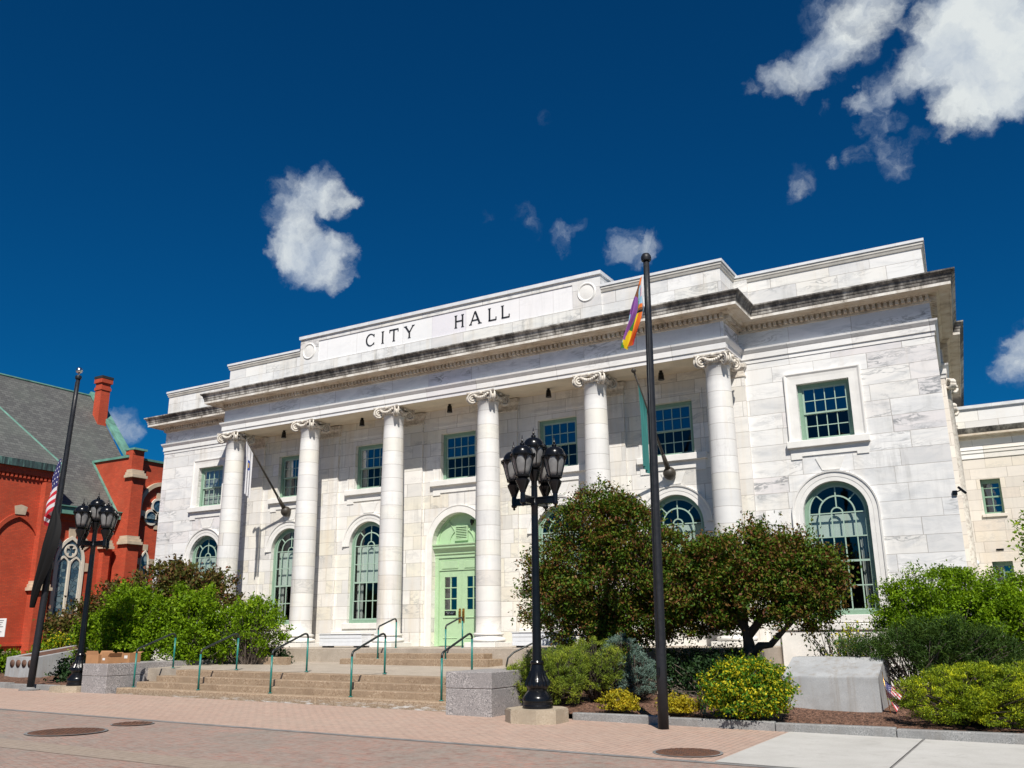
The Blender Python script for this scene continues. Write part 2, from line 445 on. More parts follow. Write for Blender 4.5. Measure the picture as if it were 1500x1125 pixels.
slab('ground', -700, 700, -700, 700, -.45, M['grass'], 40, 20)
slab('street', -60, 60, -30, -12.1, -.004, M['street'], 12, 4)
slab('unseen_dim_ground', -80, 80, -90, -29.9, -.03, M['dim_ground'], 12, 4)  # unseen ground behind the camera, added dark to cut light bounced onto the hall
slab('sidewalk', -60, 13.05, -12.0, -7.6, .0, M['walk'], 12, 2)
slab('gutter_strip', -60, 60, -12.16, -12.0, .002, M['gutter'], 12, 1)
slab('tan_paver_strip', -40, 40, -16.0, -15.35, .001, M['band'], 12, 1)
slab('concrete_pavement', 13.05, 15.22, -12.0, -7.6, .006, M['concrete'], 3, 2, skew=.0)
slab('concrete_pavement', 15.26, 40, -12.0, -7.6, .006, M['concrete'], 4, 2)
slab('pavement_joint', 15.15, 15.32, -12.0, -7.6, -.012, M['gutter'], 1, 1)
def soil():
    m = MB(); vs = []; fs = []; nx, ny = 120, 26
    for j in range(ny + 1):
        for i in range(nx + 1):
            x = -40 + 80 * i / nx; y = -7.62 + 9 * j / ny
            d = (y + 7.62)
            vs.append((x, y, zg(x) + .10 + min(.22, d * .06) + .035 * math.sin(x * 3.1 + y * 2.3) * math.sin(y * 4.1 - x) * min(1, d * 3)))
    for j in range(ny):
        for i in range(nx):
            a = j * (nx + 1) + i
            if -6.4 < vs[a][0] < 6.2 and vs[a][1] > -8: continue
            fs.append((a, a + 1, a + nx + 2, a + nx + 1))
    m.add(vs, fs)
    for f in range(len(m.sm)): m.sm[f] = True
    structure('garden_soil', m, M['mulch'])
soil()
def kerb(x0, x1, n):
    m = MB(); L = (x1 - x0) / n
    for i in range(n):
        a = x0 + i * L + .006; b = x0 + (i + 1) * L - .006
        z0 = min(zg(a), zg(b)) - .3; z1 = zg((a + b) / 2) + .15
        m.bbox(a, b, -7.78 + rnd.uniform(-.006, .006), -7.6, z0, z1 + rnd.uniform(-.004, .004), .015)
    structure('kerb', m, M['kerbstone'])
kerb(8.75, 31, 11)
kerb(-40, -8.1, 14)

# manhole covers
def manhole(x, y, r, label, light=False):
    t = thing('manhole_cover', label, 'manhole cover', (x, y, zg(x) + .006), 0, 'manhole covers')
    m = MB()
    m.lathe([(r, .0), (r, .008), (r * .93, .012), (.001, .012)], n=40, closed=False)
    k = int(r / .055)
    for i in range(-k, k + 1):
        for j in range(-k, k + 1):
            px, py = i * .055, j * .055
            if math.hypot(px, py) < r * .88 and (i + j) % 2 == 0:
                m.box(px - .02, px + .02, py - .02, py + .02, .0121, .018)
    m.build('cover', M['rust'], t)
    c = MB(); w = 1.28 if light else 1.1
    n = 36
    vs = [((r * q) * math.cos(2 * PI * i / n), (r * q) * math.sin(2 * PI * i / n), .003) for q in (1.005, w) for i in range(n)]
    c.add(vs, [(i, n + i, n + (i + 1) % n, (i + 1) % n) for i in range(n)])
    c.build('collar', M['slabstone'] if light else M['gutter'], t)
g_ = G('rusty_iron'); p_ = g_.obj()
g_.set(color=g_.mix(g_.mapr(g_.noise(p_, 9, 6, .7), .38, .66), (.075, .045, .034), (.17, .075, .04)), rough=.75); M['rust'] = g_.mat
manhole(12.42, -11.3, .47, 'rusty manhole cover with a pale collar on the sidewalk before the dark flagpole')
manhole(1.95, -14.2, .62, 'large dark manhole cover in the street at the left, nearest the viewer')
manhole(1.80, -12.72, .36, 'small dark manhole cover in the street just beyond the large one')

# ------------------------------------------------------------------ city hall
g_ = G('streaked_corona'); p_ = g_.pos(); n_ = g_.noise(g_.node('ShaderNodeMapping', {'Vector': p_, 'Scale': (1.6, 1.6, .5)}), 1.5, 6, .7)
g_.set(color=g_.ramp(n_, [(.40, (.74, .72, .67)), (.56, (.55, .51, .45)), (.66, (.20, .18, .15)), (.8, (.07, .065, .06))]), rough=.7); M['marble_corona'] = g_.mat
TZ = 1.21        # terrace level
YW = 1.20        # wing and porch wall plane
W = 15.66; PX = 10.27; YP = -.36; S = 3.962; DEPTH = 21.0
ch = thing('city_hall', 'long white marble city hall with six columns, green windows and CITY HALL on its attic', 'city hall', (0, 0, 0))

def arch_loop(cx, hw, z0, zs, n=20):
    """outline of an arched opening, counter-clockwise"""
    pts = [(cx - hw, z0), (cx + hw, z0)]
    for i in range(n + 1):
        a = PI * i / n
        pts.append((cx + hw * math.cos(a), zs + hw * math.sin(a)))
    return pts
def rect_loop(x0, x1, z0, z1): return [(x0, z0), (x1, z0), (x1, z1), (x0, z1)]

AW = .875; AZ0 = 2.02; AZS = 4.78         # arched window half width, sill, springing
UW = .735; UZ0 = 6.87; UZ1 = 8.56
wing_x = 12.58
arch_x = [-wing_x, -2 * S, -S, S, 2 * S, wing_x]
up_x = [-wing_x, -2 * S, -S, 0, S, 2 * S, wing_x]
DW = 1.08; DZS = 4.62

def reveal(m, loop, y0, y1):
    n = len(loop)
    for i in range(n):
        a, b = loop[i], loop[(i + 1) % n]
        m.quad((a[0], y0, a[1]), (a[0], y1, a[1]), (b[0], y1, b[1]), (b[0], y0, b[1]))

def wallpiece(x0, x1, z0, z1, archs, ups, mat, door=False):
    m = MB(); holes = []
    for x in archs: holes.append(arch_loop(x, AW, AZ0, AZS))
    for x in ups: holes.append(rect_loop(x - UW, x + UW, UZ0, UZ1))
    if door: holes.append(arch_loop(0, DW, z0 + .001, DZS))
    m.sheet(rect_loop(x0, x1, z0, z1), [h[::-1] for h in holes], lambda u, v: (u, YW, v))
    for h in holes: reveal(m, h, YW, YW + .34)
    m.build('wall', mat, ch)
wallpiece(-W, -PX, TZ - .01, 9.40, [-wing_x], [-wing_x], M['marble_wall'])
wallpiece(PX, W, TZ - .01, 9.40, [wing_x], [wing_x], M['marble_wall'])
wallpiece(-PX, PX, TZ - .01, 9.46, arch_x[1:5], up_x[1:6], M['marble_porch'], True)
# side and rear walls
m = MB()
m.quad((W, YW, 0), (W - .074 * 19.8, DEPTH, 0), (W - .074 * 19.8, DEPTH, 9.4), (W, YW, 9.4))
m.quad((-W, DEPTH, 0), (-W, YW, 0), (-W, YW, 9.4), (-W, DEPTH, 9.4))
m.quad((W, DEPTH, 0), (-W, DEPTH, 0), (-W, DEPTH, 9.4), (W, DEPTH, 9.4))
m.build('side_wall', M['marble_wall'], ch)
m = MB()   # basement wall under the terrace line
m.quad((-W, YW, -.6), (W, YW, -.6), (W, YW, TZ - .01), (-W, YW, TZ - .01))
for sx in (-1, 1):     # water table of the wings
    a, b = sorted((sx * (PX + .55), sx * (W + .10)))
    m.bbox(a, b, YW - .12, YW - .002, .2, 1.62, .015); m.bbox(a, b, YW - .17, YW - .003, 1.62, 1.80, .02)
m.build('plinth', M['marble_trim'], ch)
for i in range(5):   # porch wall dado between pilasters
    m = MB()
    cx = (i - 2) * S
    if i == 2: continue
    m.bbox(cx - 1.5, cx + 1.5, YW - .10, YW - .002, TZ, 1.62, .012); m.bbox(cx - 1.5, cx + 1.5, YW - .14, YW - .003, 1.62, 1.76, .02)
    m.build('dado', M['marble_trim'], ch)
for i in range(6):   # pilasters behind the columns
    m = MB()
    cx = (i - 2.5) * S
    m.box(cx - .47, cx + .47, YW - .10, YW - .001, TZ, 9.0)
    m.build('pilaster', M['marble_porch'], ch)
for i in range(6):
    m = MB()
    cx = (i - 2.5) * S
    m.sweep([(cx - .47, YW - .0), (cx - .47, YW - .10), (cx + .47, YW - .10), (cx + .47, YW)], [(.0, 9.0), (.03, 9.02), (.03, 9.07), (.0, 9.09), (.0, 9.2), (.07, 9.3), (.08, 9.43), (0, 9.44)])
    m.build('pilaster_cap', M['carved'], ch)
# interior: floors, back wall, so windows look into rooms
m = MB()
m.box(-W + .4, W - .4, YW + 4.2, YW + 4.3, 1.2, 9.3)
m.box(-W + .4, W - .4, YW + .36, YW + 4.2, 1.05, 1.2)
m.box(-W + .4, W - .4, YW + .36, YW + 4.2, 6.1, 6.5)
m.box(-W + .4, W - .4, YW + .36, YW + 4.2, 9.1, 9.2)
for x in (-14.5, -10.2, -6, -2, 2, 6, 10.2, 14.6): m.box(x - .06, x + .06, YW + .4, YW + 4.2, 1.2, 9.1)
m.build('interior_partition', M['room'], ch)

# ---- terrace (part of the hall: plinth it stands on) and columns
m = MB()
m.bbox(-PX - .55, PX + .5, -1.42, YW - .01, -.5, TZ, .02)
m.build('terrace', M['terrace'], ch)

def column(x):
    c = MB(); c.smooth = True
    prof = []
    for i in range(17):
        t = i / 16
        r = .405 - .055 * max(0, (t - .25) / .75) ** 1.6
        prof.append((r, 1.66 + t * (9.03 - 1.66)))
    prof = [(.43, 1.63), (.43, 1.66)] + prof + [(.375, 9.05), (.375, 9.08)]
    c.lathe(prof, (x, 0, 0), 40)
    o = c.build('column', M['marble_shaft'], ch)
    b = MB()
    b.bbox(x - .56, x + .56, -.56, .56, TZ, TZ + .15, .01)
    b.smooth = True
    pr = [(.54, TZ + .15)]
    for i in range(9):
        a = -PI / 2 + PI * i / 8; pr.append((.485 + .065 * math.cos(a), TZ + .215 + .065 * math.sin(a)))
    pr += [(.46, TZ + .29), (.435, TZ + .33), (.45, TZ + .355)]
    for i in range(7):
        a = -PI / 2 + PI * i / 6; pr.append((.445 + .04 * math.cos(a), TZ + .395 + .04 * math.sin(a)))
    pr += [(.43, TZ + .437)]
    b.lathe(pr, (x, 0, 0), 40)
    b.build('base', M['marble_trim'], o)
    k = MB(); k.smooth = True
    # echinus with egg-and-dart
    k.lathe([(.37, 9.07), (.40, 9.09), (.40, 9.11), (.385, 9.12), (.42, 9.15), (.47, 9.20), (.46, 9.24), (.40, 9.25)], (x, 0, 0), 32)
    for i in range(24):
        a = 2 * PI * i / 24
        k.sphere((x + .445 * math.cos(a), .445 * math.sin(a), 9.185), .042, 6, 5, 1.2)
    for q in range(4):
        a = PI / 4 + q * PI / 2
        d = Vector((math.cos(a), math.sin(a), 0)); s = Vector((-math.sin(a), math.cos(a), 0))
        cc = Vector((x, 0, 9.20)) + d * .545
        # scroll: band spiralling round its eye
        pts = []; rad = []
        for i in range(40):
            t = i / 39; th = PI * .55 - t * 2.15 * 2 * PI; rr = .165 * (1 - t) ** .85 + .018
            pts.append((rr * math.cos(th), rr * math.sin(th)))
        for side in (-1, 1):
            b0 = len(k.v)
            k.tube([cc + d * p[0] + Vector((0, 0, 1)) * p[1] + s * (side * .062) for p in pts], [.030] * 30 + [.026] * 10, 6)
        # body between the two spiral faces
        disc = [(.15, -.055), (.12, 0), (.15, .055)]
        vs = []; n = 18
        for r_, o_ in disc:
            for i in range(n):
                th = 2 * PI * i / n
                vs.append(tuple(cc + d * (r_ * math.cos(th)) + Vector((0, 0, 1)) * (r_ * math.sin(th)) + s * o_))
        fs = [(a_ * n + i, a_ * n + (i + 1) % n, (a_ + 1) * n + (i + 1) % n, (a_ + 1) * n + i) for a_ in range(2) for i in range(n)]
        fs += [tuple(range(n))[::-1], tuple(range(2 * n, 3 * n))]
        k.add(vs, fs)
        # connecting band from scroll to echinus
        k.tube([cc + d * (-.05) + Vector((0, 0, .15)), cc + d * (-.2) + Vector((0, 0, .10)), cc + d * (-.34) + Vector((0, 0, .06))], [.05, .055, .05], 6)
        # garland: hanging husks between scrolls
        e = Vector((math.cos(a + PI / 4), math.sin(a + PI / 4), 0)); f = Vector((-e.y, e.x, 0))
        for i in range(9):
            t = (i - 4) / 4
            k.sphere(tuple(Vector((x, 0, 9.30 - .10 * (1 - t * t))) + e * .455 + f * (.26 * t)), .05 + .012 * (1 - abs(t)), 7, 5)
        k.sphere(tuple(Vector((x, 0, 9.36)) + e * .47), .06, 8, 6)
    k.smooth = False
    # abacus with hollow sides
    ab = []
    for q in range(4):
        a0 = q * PI / 2
        for i in range(9):
            t = -1 + 2 * i / 8
            rr = .50 - .085 * (1 - t * t)
            px, py = rr, .50 * t
            ab.append((x + px * math.cos(a0) - py * math.sin(a0), px * math.sin(a0) + py * math.cos(a0)))
    k.prism(ab, 'z', 9.325, 9.37)
    k.prism([(x + (p[0] - x) * 1.06, p[1] * 1.06) for p in ab], 'z', 9.371, 9.415)
    k.build('capital', M['carved'], o)
for i in range(6): column((i - 2.5) * S)

# ---- entablature
SK = .074            # the right flank is not quite square to the front
def fx(y): return W - SK * (y - YW)
SP0, SPX = 6.1, .20                 # side pavilion
plan = [(-W, DEPTH), (-W, YW), (-PX, YW), (-PX, YP), (PX, YP), (PX, YW), (W, YW), (fx(SP0), SP0), (fx(SP0) + SPX, SP0), (fx(DEPTH) + SPX, DEPTH)]
m = MB()
m.sweep(plan, [(-.02, 9.405), (.02, 9.405), (.02, 9.53), (.055, 9.532), (.055, 9.70), (.07, 9.715), (.125, 9.80), (.135, 9.855), (.0, 9.86)])
m.build('architrave', M['marble_band'], ch)
m = MB()
m.sweep(plan, [(0, 9.86), (0, 10.37)])
m.build('frieze', M['marble_frieze'], ch)
m = MB()
m.sweep(plan, [(0, 10.365), (.05, 10.37), (.05, 10.41), (.05, 10.42), (.05, 10.56), (.19, 10.562), (.24, 10.585), (.27, 10.625), (.53, 10.63), (.54, 10.61), (.575, 10.61)])
for i in range(len(plan) - 1):       # dentil course
    a, b = plan[i], plan[i + 1]
    L = math.hypot(b[0] - a[0], b[1] - a[1]); d = ((b[0] - a[0]) / L, (b[1] - a[1]) / L); nrm = (d[1], -d[0])
    k0 = -.19 if True else 0; t = .04
    while t < L - .02:
        cx, cy = a[0] + d[0] * t, a[1] + d[1] * t
        p0 = (cx + nrm[0] * .045, cy + nrm[1] * .045); p1 = (cx + nrm[0] * .185, cy + nrm[1] * .185)
        e = (d[0] * .088, d[1] * .088)
        m.add([(p0[0], p0[1], 10.43), (p0[0] + e[0], p0[1] + e[1], 10.43), (p1[0] + e[0], p1[1] + e[1], 10.43), (p1[0], p1[1], 10.43),
               (p0[0], p0[1], 10.558), (p0[0] + e[0], p0[1] + e[1], 10.558), (p1[0] + e[0], p1[1] + e[1], 10.558), (p1[0], p1[1], 10.558)],
              [(3, 2, 1, 0), (3, 7, 6, 2), (2, 6, 5, 1), (0, 4, 7, 3)])
        t += .155
m.build('cornice', M['grimy'], ch)
m = MB(); m.sweep(plan, [(.575, 10.609), (.575, 10.695), (.585, 10.70)]); m.build('corona', M['marble_corona'], ch)
m = MB()
m.sweep(plan, [(.58, 10.702), (.59, 10.71), (.595, 10.79), (.61, 10.80), (.62, 10.83), (.64, 10.90), (.69, 10.95), (.715, 10.97), (.715, 11.01), (-.4, 11.06)])
m.build('cornice_crown', M['crust'], ch)
# beam soffit and porch ceiling
m = MB()
m.box(-PX + .001, PX - .001, YP + .001, .36, 9.402, 9.8)
m.box(-PX + .001, -PX + .72, .361, YW, 9.402, 9.8)
m.box(PX - .72, PX - .001, .361, YW, 9.402, 9.8)
m.box(-PX + .721, PX - .721, .361, YW, 9.46, 9.8)
m.build('porch_ceiling', plain('porch_ceiling_stone', (.68, .60, .47), .7, vary=.1, scale=2, bump=.1), ch)
# ---- attic
def attic(plan, z0, z1, name, mat, cap=.26, proj=.07):
    m = MB(); m.sweep(plan, [(0, z0), (0, z1 - cap)]); m.build(name, mat, ch)
    m = MB(); m.sweep(plan, [(0, z1 - cap), (.03, z1 - cap + .01), (proj * .7, z1 - cap + .07), (proj, z1 - cap + .10), (proj, z1 - .085)]); m.build('coping_moulding', M['grimy2'], ch)
    m = MB(); m.sweep(plan, [(proj + .012, z1 - .086), (proj + .03, z1 - .08), (proj + .03, z1), (-.45, z1 + .01)]); m.build('coping', M['coping'], ch)
M['grimy2'] = plain('coping_marble', (.55, .53, .48), .6, vary=.16, scale=2, dirt=.35)
E1 = [(-W + .05, DEPTH), (-W + .05, YW + .0), (-PX + .05, YW + .0)]
attic([(-W + .02, DEPTH), (-W + .02, YW - .05), (-PX, YW - .05)], 11.02, 12.25, 'attic_wall', M['marble_attic'])
attic([(PX, YW - .05), (W - .02, YW - .05), (fx(DEPTH) - .02, DEPTH)], 11.02, 12.25, 'attic_wall', M['marble_attic'])
attic([(-PX - .0, YW + 2), (-PX - .0, -.24), (-6.40, -.24)], 11.02, 12.34, 'attic_wall', M['marble_attic'])
attic([(6.40, -.24), (PX + .0, -.24), (PX + .0, YW + 2)], 11.02, 12.34, 'attic_wall', M['marble_attic'])
m = MB(); m.box(PX + .002, PX + .42, YW - .11, YW + .3, 11.02, 12.18); m.box(-PX - .42, -PX - .002, YW - .11, YW + .3, 11.02, 12.18); m.build('attic_wall', M['marble_attic'], ch)
# central inscription block
m = MB()
m.box(-6.40, 6.40, -.30, 1.4, 11.03, 11.70)
m.box(-6.40, -5.48, -.30, 1.4, 11.701, 12.70); m.box(5.40, 6.40, -.30, 1.4, 11.701, 12.70)
m.box(-5.48, 5.40, -.30, 1.4, 12.53, 12.70)
m.build('inscription_block', M['marble_attic'], ch)
m = MB(); m.box(-5.479, 5.399, -.27, 1.3, 11.702, 12.529); m.build('inscription_panel', M['marble_panel'], ch)
m = MB(); m.box(-6.44, 6.44, -.36, 1.45, 12.701, 12.82); m.build('coping', M['coping'], ch)
for cx in (-5.95, 5.90):
    m = MB(); n = 40
    for r0, r1, y0, y1 in ((.34, .30, -.302, -.335), (.30, .27, -.335, -.325), (.27, .25, -.325, -.303)):
        vs = [(cx + r * math.cos(2 * PI * i / n), y, 12.18 + r * math.sin(2 * PI * i / n)) for r, y in ((r0, y0), (r1, y1)) for i in range(n)]
        m.add(vs, [(i, (i + 1) % n, n + (i + 1) % n, n + i) for i in range(n)])
    vs = [(cx + r * math.cos(2 * PI * i / n), y, 12.18 + r * math.sin(2 * PI * i / n)) for r, y in ((.25, -.303), (.12, -.32)) for i in range(n)] + [(cx, -.325, 12.18)]
    m.add(vs, [(i, (i + 1) % n, n + (i + 1) % n, n + i) for i in range(n)] + [(n + i, n + (i + 1) % n, 2 * n) for i in range(n)])
    m.build('roundel', M['marble_trim'], ch, auto=40)
# raised letters
def letters():
    h = .46; w = .085; t = .034
    def bar(m, x0, z0, x1, z1, wd):
        dx, dz = x1 - x0, z1 - z0; l = math.hypot(dx, dz); nx, nz = -dz / l * wd / 2, dx / l * wd / 2
        m.prism([(x0 + nx, z0 + nz), (x0 - nx, z0 - nz), (x1 - nx, z1 - nz), (x1 + nx, z1 + nz)], 'y', -.288, -.272)
    def serif(m, x, z, wd, up):
        s = .028 if up else -.028
        m.prism([(x - wd / 2, z), (x + wd / 2, z), (x + wd / 4, z + s), (x - wd / 4, z + s)], 'y', -.2885, -.2725)
    B = 11.89
    w = .062
    def I(m, x): bar(m, x, B, x, B + h, w); serif(m, x, B, w * 2.1, 1); serif(m, x, B + h, w * 2.1, 0)
    def T(m, x): bar(m, x, B, x, B + h, w); serif(m, x, B, w * 2.1, 1); bar(m, x - .2, B + h - .02, x + .2, B + h - .02, .042); bar(m, x - .19, B + h - .01, x - .19, B + h - .11, .035); bar(m, x + .19, B + h - .01, x + .19, B + h - .11, .035)
    def C(m, x):
        n = 22; vs = []
        for k in range(n + 1):
            a = math.radians(42 + (318 - 42) * k / n)
            th = .030 + .036 * max(0, -math.cos(a)) ** .8
            for r in (.235, .235 - th): vs.append((x + r * .92 * math.cos(a), B + h / 2 + r * math.sin(a) * 1.02))
        for k in range(n):
            q = [vs[2 * k], vs[2 * k + 2], vs[2 * k + 3], vs[2 * k + 1]]
            m.prism(q, 'y', -.288, -.272)
        bar(m, x + .165, B + h - .03, x + .165, B + h - .13, .035); bar(m, x + .165, B + .03, x + .165, B + .11, .03)
    def Y(m, x): bar(m, x, B, x, B + h * .5, w); serif(m, x, B, w * 2.1, 1); bar(m, x - .01, B + h * .47, x - .18, B + h, w * .95); bar(m, x + .01, B + h * .47, x + .17, B + h, .045); serif(m, x - .18, B + h, .15, 0); serif(m, x + .17, B + h, .13, 0)
    def H(m, x): bar(m, x - .14, B, x - .14, B + h, w); bar(m, x + .14, B, x + .14, B + h, w); bar(m, x - .12, B + h * .52, x + .12, B + h * .52, .04); [serif(m, x + s, z, w * 2, u) for s in (-.14, .14) for z, u in ((B, 1), (B + h, 0))]
    def A(m, x): bar(m, x - .19, B, x - .005, B + h, .045); bar(m, x + .19, B, x, B + h + .01, w); bar(m, x - .12, B + h * .33, x + .12, B + h * .33, .038); serif(m, x - .19, B, .13, 1); serif(m, x + .19, B, .17, 1)
    def L(m, x): bar(m, x - .10, B, x - .10, B + h, w); serif(m, x - .10, B + h, w * 2, 0); bar(m, x - .14, B + .02, x + .17, B + .02, .042); bar(m, x + .16, B + .01, x + .16, B + .12, .035)
    lm = plain('black_letter_metal', (.02, .02, .022), .5)
    for fn, x in ((C, -2.95), (I, -2.38), (T, -1.87), (Y, -1.17), (H, .98), (A, 1.64), (L, 2.32), (L, 2.84)):
        m = MB(); fn(m, x); m.build('letter', lm, ch)
letters()
# roof behind the attic
m = MB(); m.box(-W + .5, W - 1.9, YW + .5, DEPTH - .4, 11.0, 11.25); m.build('roof', M['gutter'], ch)

# ---- side pavilion half columns on the right flank
m = MB()
m.prism([(fx(SP0) - .1, SP0), (fx(SP0) + SPX - .02, SP0), (fx(DEPTH) + SPX - .02, DEPTH), (fx(DEPTH) - .1, DEPTH)], 'z', 0, 9.404); m.build('side_wall', M['marble_annex'], ch)
for yy in (SP0 + .5, SP0 + 4.1, SP0 + 7.7, DEPTH - 3.4):
    c = MB(); c.smooth = True; X0 = fx(yy) + SPX - .22
    c.lathe([(.42, 1.3), (.42, 1.6), (.37, 1.7), (.36, 6), (.33, 9.0), (.36, 9.03), (.36, 9.06)], (X0, yy, 0), 24)
    for a in (-PI / 4, PI / 4):
        for q in (-.06, 0, .06):
            cx, cy = X0 + .5 * math.cos(a), yy + .5 * math.sin(a)
            c.tube([(cx + .14 * math.cos(a) * math.cos(t) - q * math.sin(a), cy + .14 * math.sin(a) * math.cos(t) + q * math.cos(a), 9.22 + .14 * math.sin(t)) for t in [i * PI / 6 for i in range(13)]], .05, 6)
    c.lathe([(.37, 9.07), (.46, 9.2), (.5, 9.32), (.52, 9.40)], (X0, yy, 0), 20)
    c.build('side_column', M['carved'], ch)

# ---- windows (frame in the wall, sash, panes as sub-parts)
YG = YW + .17
M['glass_mid'] = glass('arch_window_glass', .9, .06); M['glass_low2'] = glass('lower_sash_glass', .8, .05)
def upper_window(cx, kind):
    f = MB(); x0, x1, z0, z1 = cx - UW, cx + UW, UZ0, UZ1; a = .11
    f.box(x0 + .002, x0 + a, YG - .03, YG + .12, z0 + .002, z1 - .002); f.box(x1 - a, x1 - .002, YG - .03, YG + .12, z0 + .002, z1 - .002)
    f.box(x0 + a, x1 - a, YG - .03, YG + .12, z1 - a, z1 - .002); f.box(x0 + a, x1 - a, YG - .05, YG + .12, z0 + .002, z0 + .06)
    w = f.build('upper_window', M['sash'], ch)
    X0, X1, Z0, Z1 = x0 + a, x1 - a, z0 + .06, z1 - a; zm = (Z0 + Z1) / 2
    for (lo, hi, yy) in ((zm - .02, Z1, YG), (Z0, zm + .02, YG + .045)):
        s = MB(); b = .05
        s.box(X0 + .001, X0 + b, yy, yy + .04, lo + .001, hi - .001); s.box(X1 - b, X1 - .001, yy, yy + .04, lo + .001, hi - .001)
        s.box(X0 + b, X1 - b, yy, yy + .04, lo + .001, lo + b); s.box(X0 + b, X1 - b, yy, yy + .04, hi - b, hi - .001)
        for i in (1, 2, 3):
            xx = X0 + b + (X1 - X0 - 2 * b) * i / 4
            s.box(xx - .012, xx + .012, yy + .006, yy + .03, lo + b, hi - b)
        zz = (lo + hi) / 2
        s.box(X0 + b, X1 - b, yy + .007, yy + .031, zz - .012, zz + .012)
        s.build('sash', M['sash_light'], w)
        q = MB(); q.quad((X0 + b, yy + .02, lo + b), (X1 - b, yy + .02, lo + b), (X1 - b, yy + .02, hi - b), (X0 + b, yy + .02, hi - b)); q.build('pane', M['glass'] if hi == Z1 else M['glass_low2'], w)
    if kind:
        c = MB()
        wd = .32 if kind == 1 else .2
        for sx, sgn in ((X0, 1), (X1, -1)):
            pts = [(sx + sgn * wd * i / 10, YG + .16 + .02 * math.sin(i * 2.2)) for i in range(11)]
            c.add([(p[0], p[1], z) for z in (Z0, Z1) for p in pts], [(i, i + 1, 12 + i, 11 + i) for i in range(10)])
        if kind == 3: c.quad((X0, YG + .15, Z0 + .1), (X1, YG + .15, Z0 + .1), (X1, YG + .15, Z1), (X0, YG + .15, Z1))
        c.build('curtain', M['curtain'], w)
kinds = {-2 * S: 1, -S: 2, wing_x: 0, -wing_x: 3}
for x in up_x: upper_window(x, kinds.get(x, 0))

def arched_window(cx, blind):
    a = .10; hw = AW - .002; n = 20
    def ring(m, r0, r1, y0, y1, a0=0, a1=PI, n=20):
        vs = []
        for i in range(n + 1):
            t = a0 + (a1 - a0) * i / n
            for r, y in ((r0, y0), (r1, y0), (r1, y1), (r0, y1)):
                vs.append((cx + r * math.cos(t), y, AZS + r * math.sin(t)))
        fs = [(i * 4 + k, (i + 1) * 4 + k, (i + 1) * 4 + (k + 1) % 4, i * 4 + (k + 1) % 4) for i in range(n) for k in range(4)]
        m.add(vs, fs)
    f = MB()
    ring(f, hw - a, hw, YG - .03, YG + .1)
    f.box(cx - hw, cx - hw + a, YG - .03, YG + .1, AZ0 + .002, AZS); f.box(cx + hw - a, cx + hw, YG - .03, YG + .1, AZ0 + .002, AZS)
    f.box(cx - hw + a, cx + hw - a, YG - .05, YG + .1, AZ0 + .002, AZ0 + .12)
    w = f.build('arched_window', M['sash'], ch)
    s = MB(); R = hw - a; b = .045; y0, y1 = YG, YG + .04
    ring(s, R - b, R - .001, y0, y1)
    Z0 = AZ0 + .12
    s.box(cx - R + .001, cx - R + b, y0, y1, Z0, AZS); s.box(cx + R - b, cx + R - .001, y0, y1, Z0, AZS)
    ring(s, R * .62 - .02, R * .62 + .02, y0 + .004, y1 - .004); ring(s, .135, .17, y0 + .004, y1 - .004, n=12)
    mb = .016
    for t in (90, 45, 135):
        t = math.radians(t); d = (math.cos(t), math.sin(t)); pr = (-d[1] * mb, d[0] * mb); r0 = R * .62 + .02 if abs(t - PI / 2) > .01 else .17
        q = [(cx + d[0] * r + s_ * pr[0], AZS + d[1] * r + s_ * pr[1]) for r, s_ in ((r0, 1), (r0, -1), (R - b, -1), (R - b, 1))]
        s.prism(q, 'y', y0 + .007, y1 - .006)
    H = AZS - Z0; rows = 4
    for xx in (-R * .62, -.152, .152, R * .62):
        s.box(cx + xx - mb, cx + xx + mb, y0 + .006, y1 - .007, Z0 + b, AZS)
    for k in range(rows + 1):
        zz = Z0 + H * k / rows; hh = .028 if k == 2 else .016
        if k == 0: s.box(cx - R + b, cx + R - b, y0, y1, Z0, Z0 + b)
        else: s.box(cx - R + b, cx + R - b, y0 + .003, y1 - .003, zz - hh, zz + hh)
    s.build('sash', M['sash_light'], w)
    q = MB(); pts = arch_loop(cx, R - b * .5, Z0, AZS, 20)
    zm_ = Z0 + H / 2
    up_ = [(cx - R + b * .5, zm_), (cx + R - b * .5, zm_)] + pts[2:]
    q.add([(p[0], YG + .02, p[1]) for p in up_], [tuple(range(len(up_)))]); q.build('pane', M['glass_mid'], w)
    q = MB(); q.quad((cx - R + b * .5, YG + .02, Z0), (cx + R - b * .5, YG + .02, Z0), (cx + R - b * .5, YG + .02, zm_), (cx - R + b * .5, YG + .02, zm_)); q.build('pane', M['glass_low'], w)
    if blind:
        c = MB(); lo = Z0 + H * blind; c.box(cx - R, cx + R, YG + .20, YG + .21, lo, AZS - .02); c.build('blind', M['blind'], w)
    c = MB()
    for sgn in (-1, 1):
        pts = [(cx + sgn * (R - .28 * i / 10), YG + .26 + .02 * math.sin(i * 2.2)) for i in range(11)]
        c.add([(p[0], p[1], z) for z in (Z0, AZS) for p in pts], [(i, i + 1, 12 + i, 11 + i) for i in range(10)])
    c.build('curtain', M['curtain'], w)
for x, bl in zip(arch_x, (.5, .5, .5, .5, .5, .75)): arched_window(x, bl)

